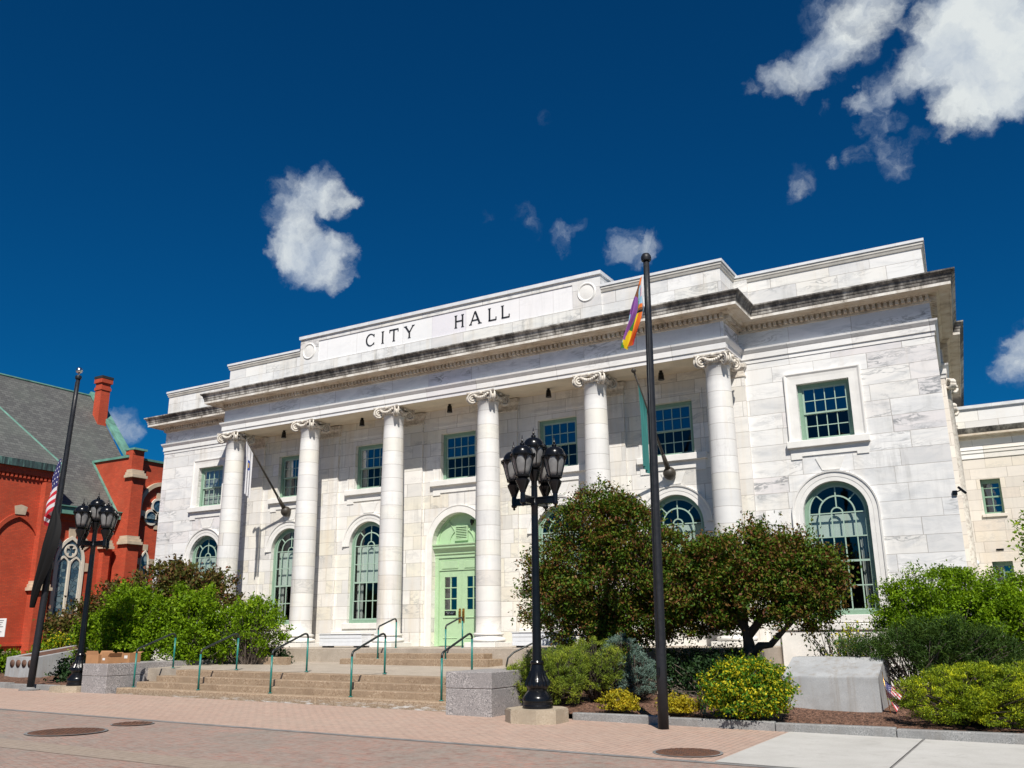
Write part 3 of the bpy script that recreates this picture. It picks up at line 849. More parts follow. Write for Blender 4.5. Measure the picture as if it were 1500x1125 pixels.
# ---- stone trim round the openings
def ring_trim(m, cx, prof, zs, legs_to=None, n=28):
    """architrave of an arch: prof = (radius, projection) list"""
    path = []
    if legs_to is not None: path.append((1.0, 0.0, legs_to - zs))
    path += [(math.cos(PI * i / n), math.sin(PI * i / n), 0.0) for i in range(n + 1)]
    if legs_to is not None: path.append((-1.0, 0.0, legs_to - zs))
    vs = []
    for c_, s_, dz in path:
        for r, pj in prof: vs.append((cx + r * c_, YW - pj, zs + r * s_ + dz))
    k = len(prof)
    m.add(vs, [(i * k + j, i * k + j + 1, (i + 1) * k + j + 1, (i + 1) * k + j) for i in range(len(path) - 1) for j in range(k - 1)])
for x in arch_x:
    wing = abs(x) > 11
    m = MB()
    ring_trim(m, x, [(AW - .0, .0), (AW, .035), (AW + .11, .035), (AW + .12, .045), (AW + .24, .05), (AW + .25, .08), (AW + .29, .09), (AW + .30, .0)], AZS, 1.8 if wing else None)
    m.build('arch_surround', M['marble_trim'], ch)
    m = MB()
    m.prism([(x - .24, AZS + AW + .325), (x + .24, AZS + AW + .325), (x + .40, UZ0 - .535), (x - .40, UZ0 - .535)], 'y', YW - .022, YW - .001)
    m.build('keystone', M['marble_trim'], ch)
    m = MB()
    m.bbox(x - 1.04, x + 1.04, YW - .09, YW + .17, AZ0 - .2, AZ0 + .001, .012); m.build('sill', M['marble_trim'], ch)
m = MB()
ring_trim(m, 0, [(DW, .0), (DW, .03), (DW + .22, .03), (DW + .23, .045), (DW + .26, .05), (DW + .265, 0)], DZS, TZ)
m.build('arch_surround', M['marble_trim'], ch)
for x in up_x:
    wing = abs(x) > 11
    m = MB()
    pj = .038 if wing else .03
    x0, x1 = x - UW, x + UW
    # eared frame: profile swept up, across and down
    def fr(off, p): return [(x0 - off, UZ0 - .001, p), (x0 - off, UZ1 + off, p), (x1 + off, UZ1 + off, p), (x1 + off, UZ0 - .001, p)]
    prof = [(0, 0), (0, .03), (.16, .03), (.17, pj * .8), (.25, pj), (.30, pj + .03), (.33, pj + .03), (.335, 0)] if wing else [(0, 0), (0, .02), (.26, .02), (.27, pj), (.34, pj), (.345, 0)]
    rows = [fr(o, p) for o, p in prof]
    vs = [(q[0], YW - q[2], q[1]) for r in rows for q in r]
    m.add(vs, [(j * 4 + i, (j + 1) * 4 + i, (j + 1) * 4 + i + 1, j * 4 + i + 1) for j in range(len(rows) - 1) for i in range(3)])
    m.build('window_surround', M['marble_trim'] if wing else M['marble_porch'], ch)
    m = MB()
    m.bbox(x - 1.13, x + 1.13, YW - .14, YW + .17, UZ0 - .20, UZ0 + .001, .012)
    m.build('sill', M['marble_trim'], ch)
    m = MB()    # stepped apron under the sill
    m.prism([(x - 1.06, UZ0 - .202), (x - 1.06, UZ0 - .52), (x - .75, UZ0 - .52), (x - .75, UZ0 - .44), (x + .75, UZ0 - .44), (x + .75, UZ0 - .52), (x + 1.06, UZ0 - .52), (x + 1.06, UZ0 - .202)], 'y', YW - .03, YW - .001)
    m.build('apron', M['marble_trim'], ch)

# ---- entrance door
YD = YW + .26
d = MB()
d.box(-DW + .002, -.93, YD - .06, YD + .1, TZ + .002, 4.16); d.box(.93, DW - .002, YD - .06, YD + .1, TZ + .002, 4.16)
d.box(-.93, .93, YD - .02, YD + .1, 3.74, 4.16)
for cx in (-.47, .47):
    d.bbox(cx - .34, cx + .34, YD - .04, YD - .019, 3.80, 4.08, .02)
dr = d.build('entrance_door', M['door'], ch)
d = MB()     # cornice over the door
d.sweep([(-DW + .004, YD), (DW - .004, YD)], [(.03, 4.162), (.06, 4.17), (.06, 4.27), (.10, 4.30), (.10, 4.36), (.17, 4.45), (.22, 4.50), (.22, 4.56), (.26, 4.60), (.26, 4.64), (-.05, 4.66)])
d.build('door_cornice', M['door'], dr)
d = MB(); n = 24
pts = arch_loop(0, DW - .004, 4.62, 4.63, 24)
d.add([(p[0], YD + .02, p[1]) for p in pts], [tuple(range(len(pts)))])
for r0, r1 in ((.50, .53), (DW - .10, DW - .004)):
    vs = []
    for i in range(n + 1):
        t = PI * i / n
        for r, y in ((r0, YD + .019), (r0, YD - .02), (r1, YD - .02), (r1, YD + .019)): vs.append((r * math.cos(t), y, 4.66 + r * math.sin(t)))
    d.add(vs, [(i * 4 + k, (i + 1) * 4 + k, (i + 1) * 4 + k + 1, i * 4 + k + 1) for i in range(n) for k in range(3)])
for t in (55, 125):
    t = math.radians(t); c_, s_ = math.cos(t), math.sin(t)
    d.prism([(.53 * c_ - .012 * s_, 4.66 + .53 * s_ + .012 * c_), (.53 * c_ + .012 * s_, 4.66 + .53 * s_ - .012 * c_), (.97 * c_ + .012 * s_, 4.66 + .97 * s_ - .012 * c_), (.97 * c_ - .012 * s_, 4.66 + .97 * s_ + .012 * c_)], 'y', YD - .01, YD + .019)
d.build('lunette', M['door'], dr)
d = MB()
d.box(-.26, .26, YD - .06, YD + .01, 4.74, 4.79); d.box(-.26, .26, YD - .06, YD + .01, 5.21, 5.26)
d.box(-.26, -.22, YD - .06, YD + .01, 4.79, 5.21); d.box(.22, .26, YD - .06, YD + .01, 4.79, 5.21)
for i in range(7):
    zz = 4.80 + i * .058
    d.add([(-.22, YD - .055, zz), (.22, YD - .055, zz), (.22, YD - .005, zz + .05), (-.22, YD - .005, zz + .05), (-.22, YD - .05, zz - .006), (.22, YD - .05, zz - .006), (.22, YD, zz + .044), (-.22, YD, zz + .044)], [(0, 1, 2, 3), (4, 7, 6, 5), (0, 4, 5, 1)])
d.build('louvre_vent', M['door'], dr)
m = MB(); m.bbox(.42, .50, YD - .16, YD + .0, 5.30, 5.44, .02); m.tube([(.46, YD - .08, 5.31), (.46, YD - .1, 5.24)], .035, 8); m.build('porch_light', M['iron'], dr)
for sgn in (-1, 1):
    a, b = (-.925, -.004) if sgn < 0 else (.004, .925)
    cx = (a + b) / 2
    l = MB(); gw = .255; gz0, gz1 = 2.42, 3.52
    hole = rect_loop(cx - gw, cx + gw, gz0, gz1)
    l.sheet(rect_loop(a, b, TZ + .02, 3.735), [hole[::-1]], lambda u, v: (u, YD + .01, v))
    reveal(l, hole, YD + .01, YD + .05)
    l.box(a, a + .03, YD + .012, YD + .05, TZ + .02, 3.73) ; l.box(b - .03, b, YD + .012, YD + .05, TZ + .02, 3.73)
    l.box(cx - .016, cx + .016, YD + .012, YD + .05, gz0, gz1)
    for k in (1, 2): zz = gz0 + (gz1 - gz0) * k / 3; l.box(cx - gw, cx + gw, YD + .013, YD + .049, zz - .016, zz + .016)
    l.sweep([(cx - .29, YD + .01), (cx + .29, YD + .01)], [(.0, 2.14), (.03, 2.15), (.03, 2.17), (.0, 2.18)])
    l.sweep([(cx - .29, YD + .01), (cx + .29, YD + .01)], [(.0, 1.47), (.02, 1.475), (.02, 1.49), (.0, 1.50)])
    lf = l.build('door_leaf', M['door'], dr)
    q = MB(); q.quad((cx - gw, YD + .04, gz0), (cx + gw, YD + .04, gz0), (cx + gw, YD + .04, gz1), (cx - gw, YD + .04, gz1)); q.build('pane', M['glass'], dr)
    h = MB(); hx = sgn * .075
    h.bbox(hx - .045, hx + .045, YD - .01, YD + .009, 1.98, 2.45, .008); h.tube([(hx, YD - .01, 2.04), (hx, YD - .06, 2.06), (hx, YD - .06, 2.36), (hx, YD - .01, 2.38)], .016, 8)
    h.build('door_handle', M['brass'], dr)
# small dark notice on the left leaf, unreadable at this distance: two pale lines
m = MB(); m.box(-.70, -.24, YD - .002, YD + .009, 2.23, 2.38); m.build('door_sign', M['iron'], dr)
m = MB()
for zz, x0, x1 in ((2.325, -.65, -.47), (2.325, -.44, -.30), (2.275, -.60, -.50), (2.275, -.46, -.34)): m.box(x0, x1, YD - .005, YD - .0021, zz, zz + .022)
m.build('sign_lettering', M['steel'], dr)

# soffit lights
for x in (-2 * S, -S, 0, S, 2 * S):
    m = MB(); m.lathe([(.05, 9.459), (.05, 9.40), (.075, 9.39), (.10, 9.16), (.085, 9.16)], (x, .62, 0), 16); m.build('soffit_light', M['iron'], ch, auto=30)
# camera on the right corner
m = MB(); m.bbox(W - .10, W + .02, YW - .06, YW - .001, 5.0, 5.12, .01); m.tube([(W + .0, YW - .03, 5.08), (W + .12, YW - .06, 5.12)], .015, 6); m.tube([(W + .06, YW - .02, 5.20), (W + .22, YW - .16, 5.02)], .035, 8)
m.build('security_camera', M['iron'], ch)
# ------------------------------------------------------------------ steps, landing, cheek blocks
def tilt(mb, k=.0075, x0=0):
    mb.v = [(p[0], p[1], p[2] - k * (p[0] - x0)) for p in mb.v]
    return mb
st = thing('entrance_steps', 'broad flight of tan stone steps leading from the brick sidewalk up to the landing', 'steps', (0, 0, 0))
ZL = .66
R4 = [.045, .20, .355, .51, ZL]
for k in range(4):
    y0 = -7.45 + .37 * k
    m = MB(); xl = -5.80 + .36 * k; xr = 5.93
    n = 3; cuts = [xl] + [xl + (xr - xl) * (i + rnd.uniform(-.12, .12)) / n for i in (1, 2)] + [xr]
    for a, b in zip(cuts[:-1], cuts[1:]):
        m.bbox(a + .003, b - .003, y0, y0 + .375 if k < 3 else y0 + .5, -.35 if k == 0 else R4[k] - .06, R4[k + 1], .014)
    tilt(m)
    m.build('step', M['limed'] if k == 0 else M['stepstone'], st)
m = MB(); m.box(-7.9, 5.93, -5.84, -1.0, -.3, ZL - .004)
m.v = [(p[0], p[1], p[2] + (.10 if p[1] > -2 and p[2] > 0 else 0)) for p in m.v]
tilt(m)
structure('landing', m, M['terrace'])
m = MB()
for k, (x0, x1, y0, z0, z1) in enumerate(((-2.1, 3.35, -2.28, .5, .91), (-1.75, 3.0, -1.94, .6, 1.06))):
    m = MB(); n = 3
    for i in range(n):
        a = x0 + (x1 - x0) * i / n; b = x0 + (x1 - x0) * (i + 1) / n
        m.bbox(a + .003, b - .003, y0, -1.425, z0, z1, .014)
    if k == 0: us = thing('porch_steps', 'short flight of stone steps from the landing to the green entrance door', 'steps', (0, 0, 0))
    m.build('step', M['stepstone'], us)
# cheek blocks
def cheek(name, label, x0, x1, y0, y1, zt, tail):
    t = thing(name, label, 'cheek wall', (0, 0, 0))
    m = MB(); m.bbox(x0, x1, y0, y1, -.3, zt - .34, .012); m.build('base_block', M['granite'], t)
    m = MB(); m.bbox(x0 - .004, x1 + .004, y0 - .004, y1, zt - .334, zt, .012); m.build('cap_block', M['granite'], t)
    m = MB(); m.bbox(tail[0], tail[1], y1 + .004, tail[2], -.3, zt - .015, .012); m.build('tail_wall', M['granite'], t)
cheek('granite_cheek_wall', 'grey granite block at the right end of the steps beside the nearer lamp post', 5.94, 7.08, -8.15, -6.4, .85, (6.1, 6.9, -2.3))
cheek('granite_cheek_wall', 'grey granite block at the left end of the steps with cardboard boxes on it', -6.92, -5.84, -7.78, -6.5, .90, (-7.55, -6.55, -3.2))
m = MB(); 
for i in range(3): m.bbox(-7.5 + i * 1.35, -7.5 + (i + 1) * 1.35 - .008, -3.2, -2.98, .3, .97, .012)
tag(m.build('garden_wall', M['stepstone']), 'low tan stone border between the landing and the green bushes on the left', 'border wall')

# handrails
def handrail(name):
    t = thing(name, 'x', 'handrail', (0, 0, 0), 0, 'handrails of the lower steps')
    r = .026
    lo = Vector((0, -7.12, 0)); hi = Vector((-.06, -5.75, 0))
    def arc(c, a0, a1, rad, n=6): return [(c[0], c[1] + rad * math.cos(a0 + (a1 - a0) * i / n), c[2] + rad * math.sin(a0 + (a1 - a0) * i / n)) for i in range(n + 1)]
    m = MB(); m.smooth = True; m.tube([(0, -7.12, .0), (0, -7.12, .93)], r, 10); m.lathe([(.055, .0), (.055, .012), (.028, .02)], (0, -7.12, .0), 12); m.build('post', M['railgreen'], t)
    m = MB(); m.smooth = True; m.tube([(-.06, -5.75, .47), (-.06, -5.75, 1.34)], r, 10); m.lathe([(.055, .47), (.055, .482), (.028, .49)], (-.06, -5.75, 0), 12); m.build('post', M['railgreen'], t)
    m = MB(); m.smooth = True
    a = [(0, -7.12, .93), (0, -7.115, .985), (-.002, -7.09, 1.03), (-.004, -7.05, 1.06)]
    b = [(-.055, -5.93, 1.445), (-.057, -5.85, 1.46), (-.06, -5.785, 1.44), (-.06, -5.75, 1.39), (-.06, -5.75, 1.34)]
    m.tube(a + b, r * 1.05, 10); m.build('rail', M['raildark'], t)
    return t
lab = ['leftmost handrail of the lower steps, in front of the green bushes', 'second handrail from the left on the lower steps, in front of the green bushes', 'middle handrail of the lower steps, its black rail over bare landing', 'fourth handrail from the left on the lower steps, before the white box', 'handrail of the lower steps beside the right granite block']
hr0 = handrail('stair_handrail')
for i in range(5):
    o = hr0 if i == 0 else copy_tree(hr0)
    x = -5.5 + 2.655 * i
    o.location = (x, 0, .205 - .0075 * x); o['label'] = lab[i]
def handrail2(x, label):
    t = thing('porch_handrail', label, 'handrail', (x, 0, 0), 0, 'handrails of the porch steps')
    r = .025
    for (y, z0, z1, nm) in ((-2.12, .905, 1.76, 'post'), (-1.22, 1.205, 2.0, 'post')):
        m = MB(); m.smooth = True; m.tube([(0, y, z0), (0, y, z1)], r, 10); m.lathe([(.05, z0), (.05, z0 + .012), (.027, z0 + .02)], (0, y, 0), 12); m.build('post', M['railgreen'], t)
    m = MB(); m.smooth = True
    m.tube([(0, -2.12, 1.76), (0, -2.115, 1.82), (0, -2.08, 1.87), (0, -1.36, 2.09), (0, -1.28, 2.10), (0, -1.235, 2.07), (0, -1.22, 2.0)], r * 1.05, 10); m.build('rail', M['raildark'], t)
handrail2(-.72, 'handrail left of the green door on the porch steps')
handrail2(1.80, 'handrail in front of the green door on the porch steps')
# dark railing right of the porch steps
t = thing('porch_railing', 'dark iron railing with thin balusters behind the nearer lamp post', 'railing', (0, 0, 0))
m = MB(); m.smooth = True
m.tube([(3.92, -2.2, .72), (3.95, -2.15, .95), (4.05, -2.0, 1.1), (4.62, -1.2, 1.50), (4.80, -1.1, 1.55), (5.75, -1.1, 1.55), (5.8, -1.1, 1.5), (5.8, -1.1, 1.21)], .025, 8); m.build('rail', M['raildark'], t)
for i in range(6):
    m = MB(); x = 4.85 + .17 * i; m.tube([(x, -1.1, 1.21), (x, -1.1, 1.54)], .012, 6); m.build('baluster', M['raildark'], t)

# white box planters on the porch
M['whiteboard'] = plain('white_painted_board', (.70, .72, .75), .55, vary=.05)
def planter(x0, x1, label):
    t = thing('white_planter_box', label, 'planter', (x0, -1.0, TZ), 0, 'white planter boxes')
    L = x1 - x0; m = MB(); h = .40
    for k in range(3): m.bbox(0, L, -.012 * (k == 2), .5, .055 + k * .125, .055 + k * .125 + .121, .008)
    m.build('box', M['whiteboard'], t)
    m = MB(); m.bbox(-.03, L + .03, -.04, .54, h + .03, h + .055, .006); m.build('rim', M['whiteboard'], t)
    m = MB(); m.box(.12, .32, .03, .4, 0, .054); m.box(L - .35, L - .12, .03, .4, 0, .054); m.build('foot', M['dark'], t)
planter(-4.12, -2.30, 'white boarded planter box on the porch between the second and third columns from the left')
planter(3.42, 5.30, 'white boarded planter box right of the green door, half behind the lamp post')

# ------------------------------------------------------------------ lamp posts
def lamp_post(name, label, loc, rz, slabr):
    t = thing(name, label, 'street lamp', loc, rz, 'five-lantern lamp posts')
    m = MB(); m.smooth = True
    prof = [(.30, .0), (.30, .05), (.285, .07), (.285, .12), (.30, .14), (.30, .19), (.275, .23), (.22, .30), (.19, .33), (.19, .36), (.205, .38), (.225, .42), (.225, .48), (.20, .52), (.17, .58), (.145, .68), (.125, .78), (.118, .82), (.135, .83), (.14, .86), (.125, .89), (.105, .90)]
    m.lathe(prof, n=32); m.build('base', M['iron'], t, auto=35)
    m = MB()
    for i in range(14):    # acanthus ribs on the base
        a = 2 * PI * i / 14
        m.tube([(.225 * math.cos(a), .225 * math.sin(a), .42), (.215 * math.cos(a), .215 * math.sin(a), .50), (.165 * math.cos(a), .165 * math.sin(a), .60), (.14 * math.cos(a), .14 * math.sin(a), .70)], [.03, .028, .02, .012], 6)
    m.build('base_ribs', M['iron'], t)
    m = MB(); m.smooth = True
    m.lathe([(.098, .9), (.09, 1.2), (.072, 3.7), (.07, 3.95), (.082, 3.97), (.082, 4.03), (.07, 4.05), (.062, 4.55), (.075, 4.57), (.075, 4.61)], n=20); m.build('post', M['iron'], t, auto=35)
    def lantern(parent, ox, oy, oz):
        u = MB(); u.smooth = True
        u.lathe([(.001, oz - .13), (.022, oz - .12), (.028, oz - .10), (.018, oz - .085), (.055, oz - .06), (.062, oz - .03), (.05, oz), (.055, oz + .05), (.05, oz + .16), (.066, oz + .175), (.066, oz + .20), (.08, oz + .23), (.135, oz + .36), (.145, oz + .40), (.115, oz + .43), (.10, oz + .45), (.15, oz + .475), (.155, oz + .50), (.125, oz + .52)], (ox, oy, 0), 20)
        o = u.build('lantern', M['iron'], parent, auto=35)
        g = MB(); g.smooth = True
        g.lathe([(.125, oz + .515), (.155, oz + .60), (.195, oz + .76), (.215, oz + .88), (.21, oz + .93)], (ox, oy, 0), 20); g.build('lamp_glass', M['lampglass'], o)
        c = MB(); c.smooth = True
        pr = [(.218, oz + .90), (.25, oz + .91), (.255, oz + .94), (.235, oz + .96)]
        for i in range(9):
            a = PI / 2 * i / 8; pr.append((max(.035, .225 * math.cos(a)), oz + .965 + .18 * math.sin(a)))
        pr += [(.04, oz + 1.14), (.055, oz + 1.155), (.05, oz + 1.18), (.02, oz + 1.20), (.03, oz + 1.225), (.018, oz + 1.25), (.008, oz + 1.33), (.001, oz + 1.36)]
        c.lathe(pr, (ox, oy, 0), 24); c.build('lantern_cap', M['iron'], o, auto=35)
        r = MB()
        for i in range(6):
            a = 2 * PI * i / 6 + .3; ca, sa = math.cos(a), math.sin(a)
            def Q(rad, z): return (ox + rad * ca, oy + rad * sa, z)
            r.tube([Q(.135, oz + .50), Q(.165, oz + .60), Q(.205, oz + .76), Q(.225, oz + .90)], [.016, .013, .014, .034], 5)
            r.tube([Q(.23, oz + .86), Q(.262, oz + .89), Q(.27, oz + .93), Q(.25, oz + .96)], .016, 5)
            for s in (-1, 1):   # scrolled brackets under the eave
                a2 = a + s * .26; r.tube([Q(.217, oz + .80), (ox + .226 * math.cos(a + s * .13), oy + .226 * math.sin(a + s * .13), oz + .86), (ox + .23 * math.cos(a2), oy + .23 * math.sin(a2), oz + .90)], [.009, .013, .018], 5)
        r.build('lantern_cage', M['iron'], o)
    for q in range(4):
        a = q * PI / 2; ca, sa = math.cos(a), math.sin(a)
        m = MB()
        for z0, z1, w in ((4.00, 4.045, .04), (4.045, 4.12, .028), (4.12, 4.15, .04)):
            pts = [(.06, -w), (.49, -w), (.49, w), (.06, w)]
            m.prism([(p[0] * ca - p[1] * sa, p[0] * sa + p[1] * ca) for p in pts], 'z', z0, z1)
        m.build('arm', M['iron'], t)
        lantern(t, .49 * ca, .49 * sa, 4.04)
    lantern(t, 0, 0, 4.29)
    return t
lp = lamp_post('lamp_post', 'nearer black lamp post with five lanterns, standing on a stone footing right of the steps', (8.37, -8.50, .21), 0, 0)
l2 = copy_tree(lp); l2.location = (-7.42, -7.55, .28); l2.rotation_euler.z = .03; l2.scale = (1, 1, 1.0)
l2['label'] = 'farther black lamp post with five lanterns, left of the steps before the red brick church'
def footing(x, y, r, z0, z1, label):
    m = MB(); b = .28
    pts = [(-r + b, -r), (r - b, -r), (r, -r + b), (r, r - b), (r - b, r), (-r + b, r), (-r, r - b), (-r, -r + b)]
    pts = [(x + p[0] + rnd.uniform(-.01, .01), y + p[1]) for p in pts]
    m.prism(pts, 'z', z0, z1 - .02); m.prism([(x + (p[0] - x) * .97, y + (p[1] - y) * .97) for p in pts], 'z', z1 - .02, z1)
    tag(m.build('lamp_footing', M['slabstone']), label, 'footing', 'lamp footings')
footing(8.32, -8.45, .56, -.25, .21, 'worn tan stone footing under the nearer lamp post')
footing(-7.5, -7.62, .56, -.1, .28, 'low tan stone footing under the farther lamp post beside the left granite block')

# ------------------------------------------------------------------ flagpoles
def flagpole(name, label, base, top, r0, r1, ball):
    t = thing(name, label, 'flagpole', base, 0, 'tall dark flagpoles')
    d = Vector(top) - Vector(base)
    m = MB(); m.smooth = True
    n = 8; m.tube([tuple(d * (i / n)) for i in range(n + 1)], [r0 + (r1 - r0) * max(0, i / n - .2) / .8 for i in range(n + 1)], 20); m.build('shaft', M['pole'], t)
    c = MB(); c.smooth = True
    if ball:
        c.lathe([(r1, 0), (r1 + .03, .01), (r1 + .04, .07), (r1 + .025, .12), (.03, .14)], tuple(d), 16); c.build('truck', M['pole'], t, auto=40)
        b = MB(); b.smooth = True; b.tube([tuple(d + Vector((0, 0, .13))), tuple(d + Vector((0, 0, .22)))], .02, 8); b.sphere(tuple(d + Vector((0, 0, .30))), .105, 16, 12); b.build('ball_finial', M['steel'], t)
    else:
        c.lathe([(r1, -.01), (r1 + .035, .0), (r1 + .045, .05), (r1 + .04, .10), (r1 + .01, .15), (.02, .17)], tuple(d), 16); c.build('truck', M['pole'], t, auto=40)
    h = MB(); h.smooth = True     # halyard
    off = Vector((.0, -.10, 0))
    h.tube([tuple(d * .16 + off), tuple(d * .5 + off * 1.15), tuple(d * .99 + off * .8)], .007, 5); h.build('halyard', M['raildark'], t)
    if not ball:
        k = MB(); k.bbox(-.03, .03, -r0 - .06, -r0 + .02, .95, 1.10, .008); k.build('cleat', M['iron'], t)
        pm = MB(); pm.smooth = True
        for (a, z, hgt, w) in ((-1.6, .62, .10, .25), (-1.1, .40, .14, .3), (-1.25, .28, .07, .25), (-2.1, .66, .06, .2)):
            vs = []
            for i in range(5):
                for j in range(2):
                    aa = a + w * (i / 4 - .5); zz = z + (j - .5) * hgt * (1 - abs(i / 4 - .5)) ; vs.append(((r0 + .0015) * math.cos(aa), (r0 + .0015) * math.sin(aa), zz))
            pm.add(vs, [(2 * i, 2 * i + 2, 2 * i + 3, 2 * i + 1) for i in range(4)])
        pm.build('paint_chip', M['slabstone'], t)
    return t
flagpole('flagpole', 'tall charcoal flagpole in the right foreground flying the rainbow flag', (10.95, -8.45, -.1), (11.16, -8.62, 9.02), .098, .062, False)
flagpole('flagpole', 'tall charcoal flagpole with a silver ball at the left flying the striped and black flags', (-9.05, -7.95, .1), (-8.60, -7.94, 9.62), .105, .062, True)
m = MB(); m.lathe([(.30, .0), (.30, .03), (.14, .05), (.10, .10)], (-9.05, -7.95, zg(-9.05)), 20); tag(m.build('pole_collar', M['gutter']), 'low dark collar at the foot of the left flagpole on the sidewalk', 'pole base')

def cloth_mat(name, c, rough=.8):
    g = G(name); p = g.obj()
    g.set(color=g.mix(g.noise(p, 3, 3), tuple(x * .9 for x in c), c), rough=rough)
    d = g.node('ShaderNodeBsdfTranslucent', {'Color': (*c, 1)})
    mx = g.node('ShaderNodeMixShader', {0: .3, 1: g.bsdf.outputs[0], 2: d.outputs[0]}); g.l.new(mx.outputs[0], g.out.inputs[0]); return g.mat
FC = {k: cloth_mat('cloth_' + k, v) for k, v in dict(red=(.62, .02, .04), white=(.78, .78, .80), navy=(.035, .035, .16), black=(.003, .003, .0035), orange=(.85, .20, .03), yellow=(.85, .62, .01), green=(.04, .22, .04), blue=(.03, .15, .55), violet=(.27, .09, .36), sky=(.35, .62, .80), pink=(.80, .52, .60), brown=(.20, .08, .03), teal=(.035, .20, .19), royal=(.02, .08, .42), gold=(.6, .4, .15)).items()}
def flag(name, label, fn, cfn, cols, nu=60, nv=44, group=None):
    """fn(u,v) -> point; cfn(u,v) -> colour name. u along the fly, v down the hoist"""
    m = MB(); m.smooth = True
    vs = [fn(i / nu, j / nv) for j in range(nv + 1) for i in range(nu + 1)]
    b = len(m.v); m.v += vs
    for j in range(nv):
        for i in range(nu):
            a = j * (nu + 1) + i
            m.f.append((a, a + 1, a + nu + 2, a + nu + 1)); m.m.append(cols.index(cfn((i + .5) / nu, (j + .5) / nv))); m.sm.append(True)
    return tag(m.build(name, [FC[c] for c in cols]), label, 'flag')
def lerp(a, b, t): return a + (b - a) * t
def curve(pts):
    P = [Vector(p) for p in pts]
    def f(t):
        s = max(0, min(.9999, t)) * (len(P) - 1); i = int(s); w = s - i
        p0 = P[max(0, i - 1)]; p1 = P[i]; p2 = P[i + 1]; p3 = P[min(len(P) - 1, i + 2)]
        return .5 * ((2 * p1) + (p2 - p0) * w + (2 * p0 - 5 * p1 + 4 * p2 - p3) * w * w + (3 * p1 - p0 - 3 * p2 + p3) * w ** 3)
    return f
# the striped flag at the left pole (half mast)
def usflag_col(u, v):
    s = int(v * 13)
    if u < .40 and v < 7 / 13:
        k = (u * 26) % 2.0; l = (v * 20) % 2.0
        return 'white' if (abs(k - 1) < .34 and abs(l - 1) < .36) else 'navy'
    return 'red' if s % 2 == 0 else 'white'
def usf(u, v):
    wd = .12 + .30 * v ** .8                     # panel held out to the fold
    px = lerp(-8.76, -8.83, v); pz = lerp(7.05, 5.42, v)
    fold = .46
    if u < fold:
        s = u / fold
        x = px - wd * s; z = pz - .30 * s - .12 * s * s; y = -8.06 - .10 * math.sin(s * 3.1) + .05 * math.sin(v * 12 + s * 3) * s
    else:
        s = (u - fold) / (1 - fold)
        fx_ = px - wd; fz = pz - .42
        x = fx_ + .04 * math.sin(s * 2.6) + (.40 * v) * min(1, s * 3) - .02 * s * s; y = -8.06 + .16 * min(1, s * 4) + .05 * math.sin(v * 13)
        z = fz - lerp(2.3, .85, v) * s * (.55 + .45 * s)
    return (x, y, z)
flag('striped_flag', 'red and white striped flag with a starred blue canton drooping from the left flagpole', usf, usflag_col, ['red', 'white', 'navy'], 78, 65)
top_k = curve([(-8.66, -8.16, 5.55), (-8.80, -8.22, 4.94), (-8.95, -8.26, 4.32), (-9.07, -8.24, 3.61), (-9.19, -8.2, 2.95), (-9.23, -8.15, 2.52)])
bot_k = curve([(-8.58, -8.16, 5.50), (-8.22, -8.20, 4.92), (-8.16, -8.28, 4.30), (-8.42, -8.26, 3.69), (-8.78, -8.22, 3.10), (-9.08, -8.16, 2.50)])
def bkf(u, v):
    p = top_k(u).lerp(bot_k(u), v); w = min(1, u * 4)
    return (p.x + .02 * w * math.sin(v * 8), p.y + .06 * w * math.sin(v * 13 + u * 3), p.z + .015 * math.sin(v * 7 + u * 9))
flag('black_flag', 'plain black flag hanging folded below the striped flag on the left flagpole', bkf, lambda u, v: 'black', ['black'], 40, 30)
# rainbow chevron flag at the right pole
def prcol(u, v):
    # u runs from the free left edge to the hoist, v downwards; folds hide part of each stripe
    w = u + .05 * math.sin(v * 9)
    if v < .10: return 'orange' if w < .55 else 'white'
    if w > .62 and v < .30: return 'pink' if w < .80 and v > .14 else 'white'
    if w > .86 and v < .62: return 'white' if v < .45 else 'sky'
    if w > .48 and v < .40: return 'sky'
    if w > .55 and v < .46: return 'orange'
    if w > .58 and v < .54: return 'black' if v > .50 else 'brown'
    k = w + .22 * (v - .6)
    if v < .28 and w < .48: return 'brown' if w > .2 else 'orange'
    if v > .50 and w < .60 * (v - .5): return 'sky' if v < .93 else 'green'
    if k < .38: return 'violet' if v < .88 else 'yellow'
    if k < .53: return 'green' if v < .74 else 'yellow'
    if k < .68: return 'yellow'
    if k < .88: return 'orange'
    return 'red'
def prf(u, v):
    xl = lerp(11.06, 10.57, v ** .9); xr = 11.12 if v < .5 else lerp(11.12, 10.92, (v - .5) / .5)
    x = lerp(xl, xr, u); z = 8.62 - 1.42 * v - .10 * v * (1 - u) + .03 * math.sin(u * 9)
    return (x + .012 * math.sin(v * 12 + u * 7), -8.74 - .10 * v + .07 * v * math.sin(u * 15 + v * 2), z)
flag('rainbow_flag', 'rainbow flag with a chevron of pale and dark bands drooping from the right flagpole', prf, prcol, ['white', 'pink', 'sky', 'brown', 'black', 'red', 'orange', 'yellow', 'green', 'violet'], 70, 54)

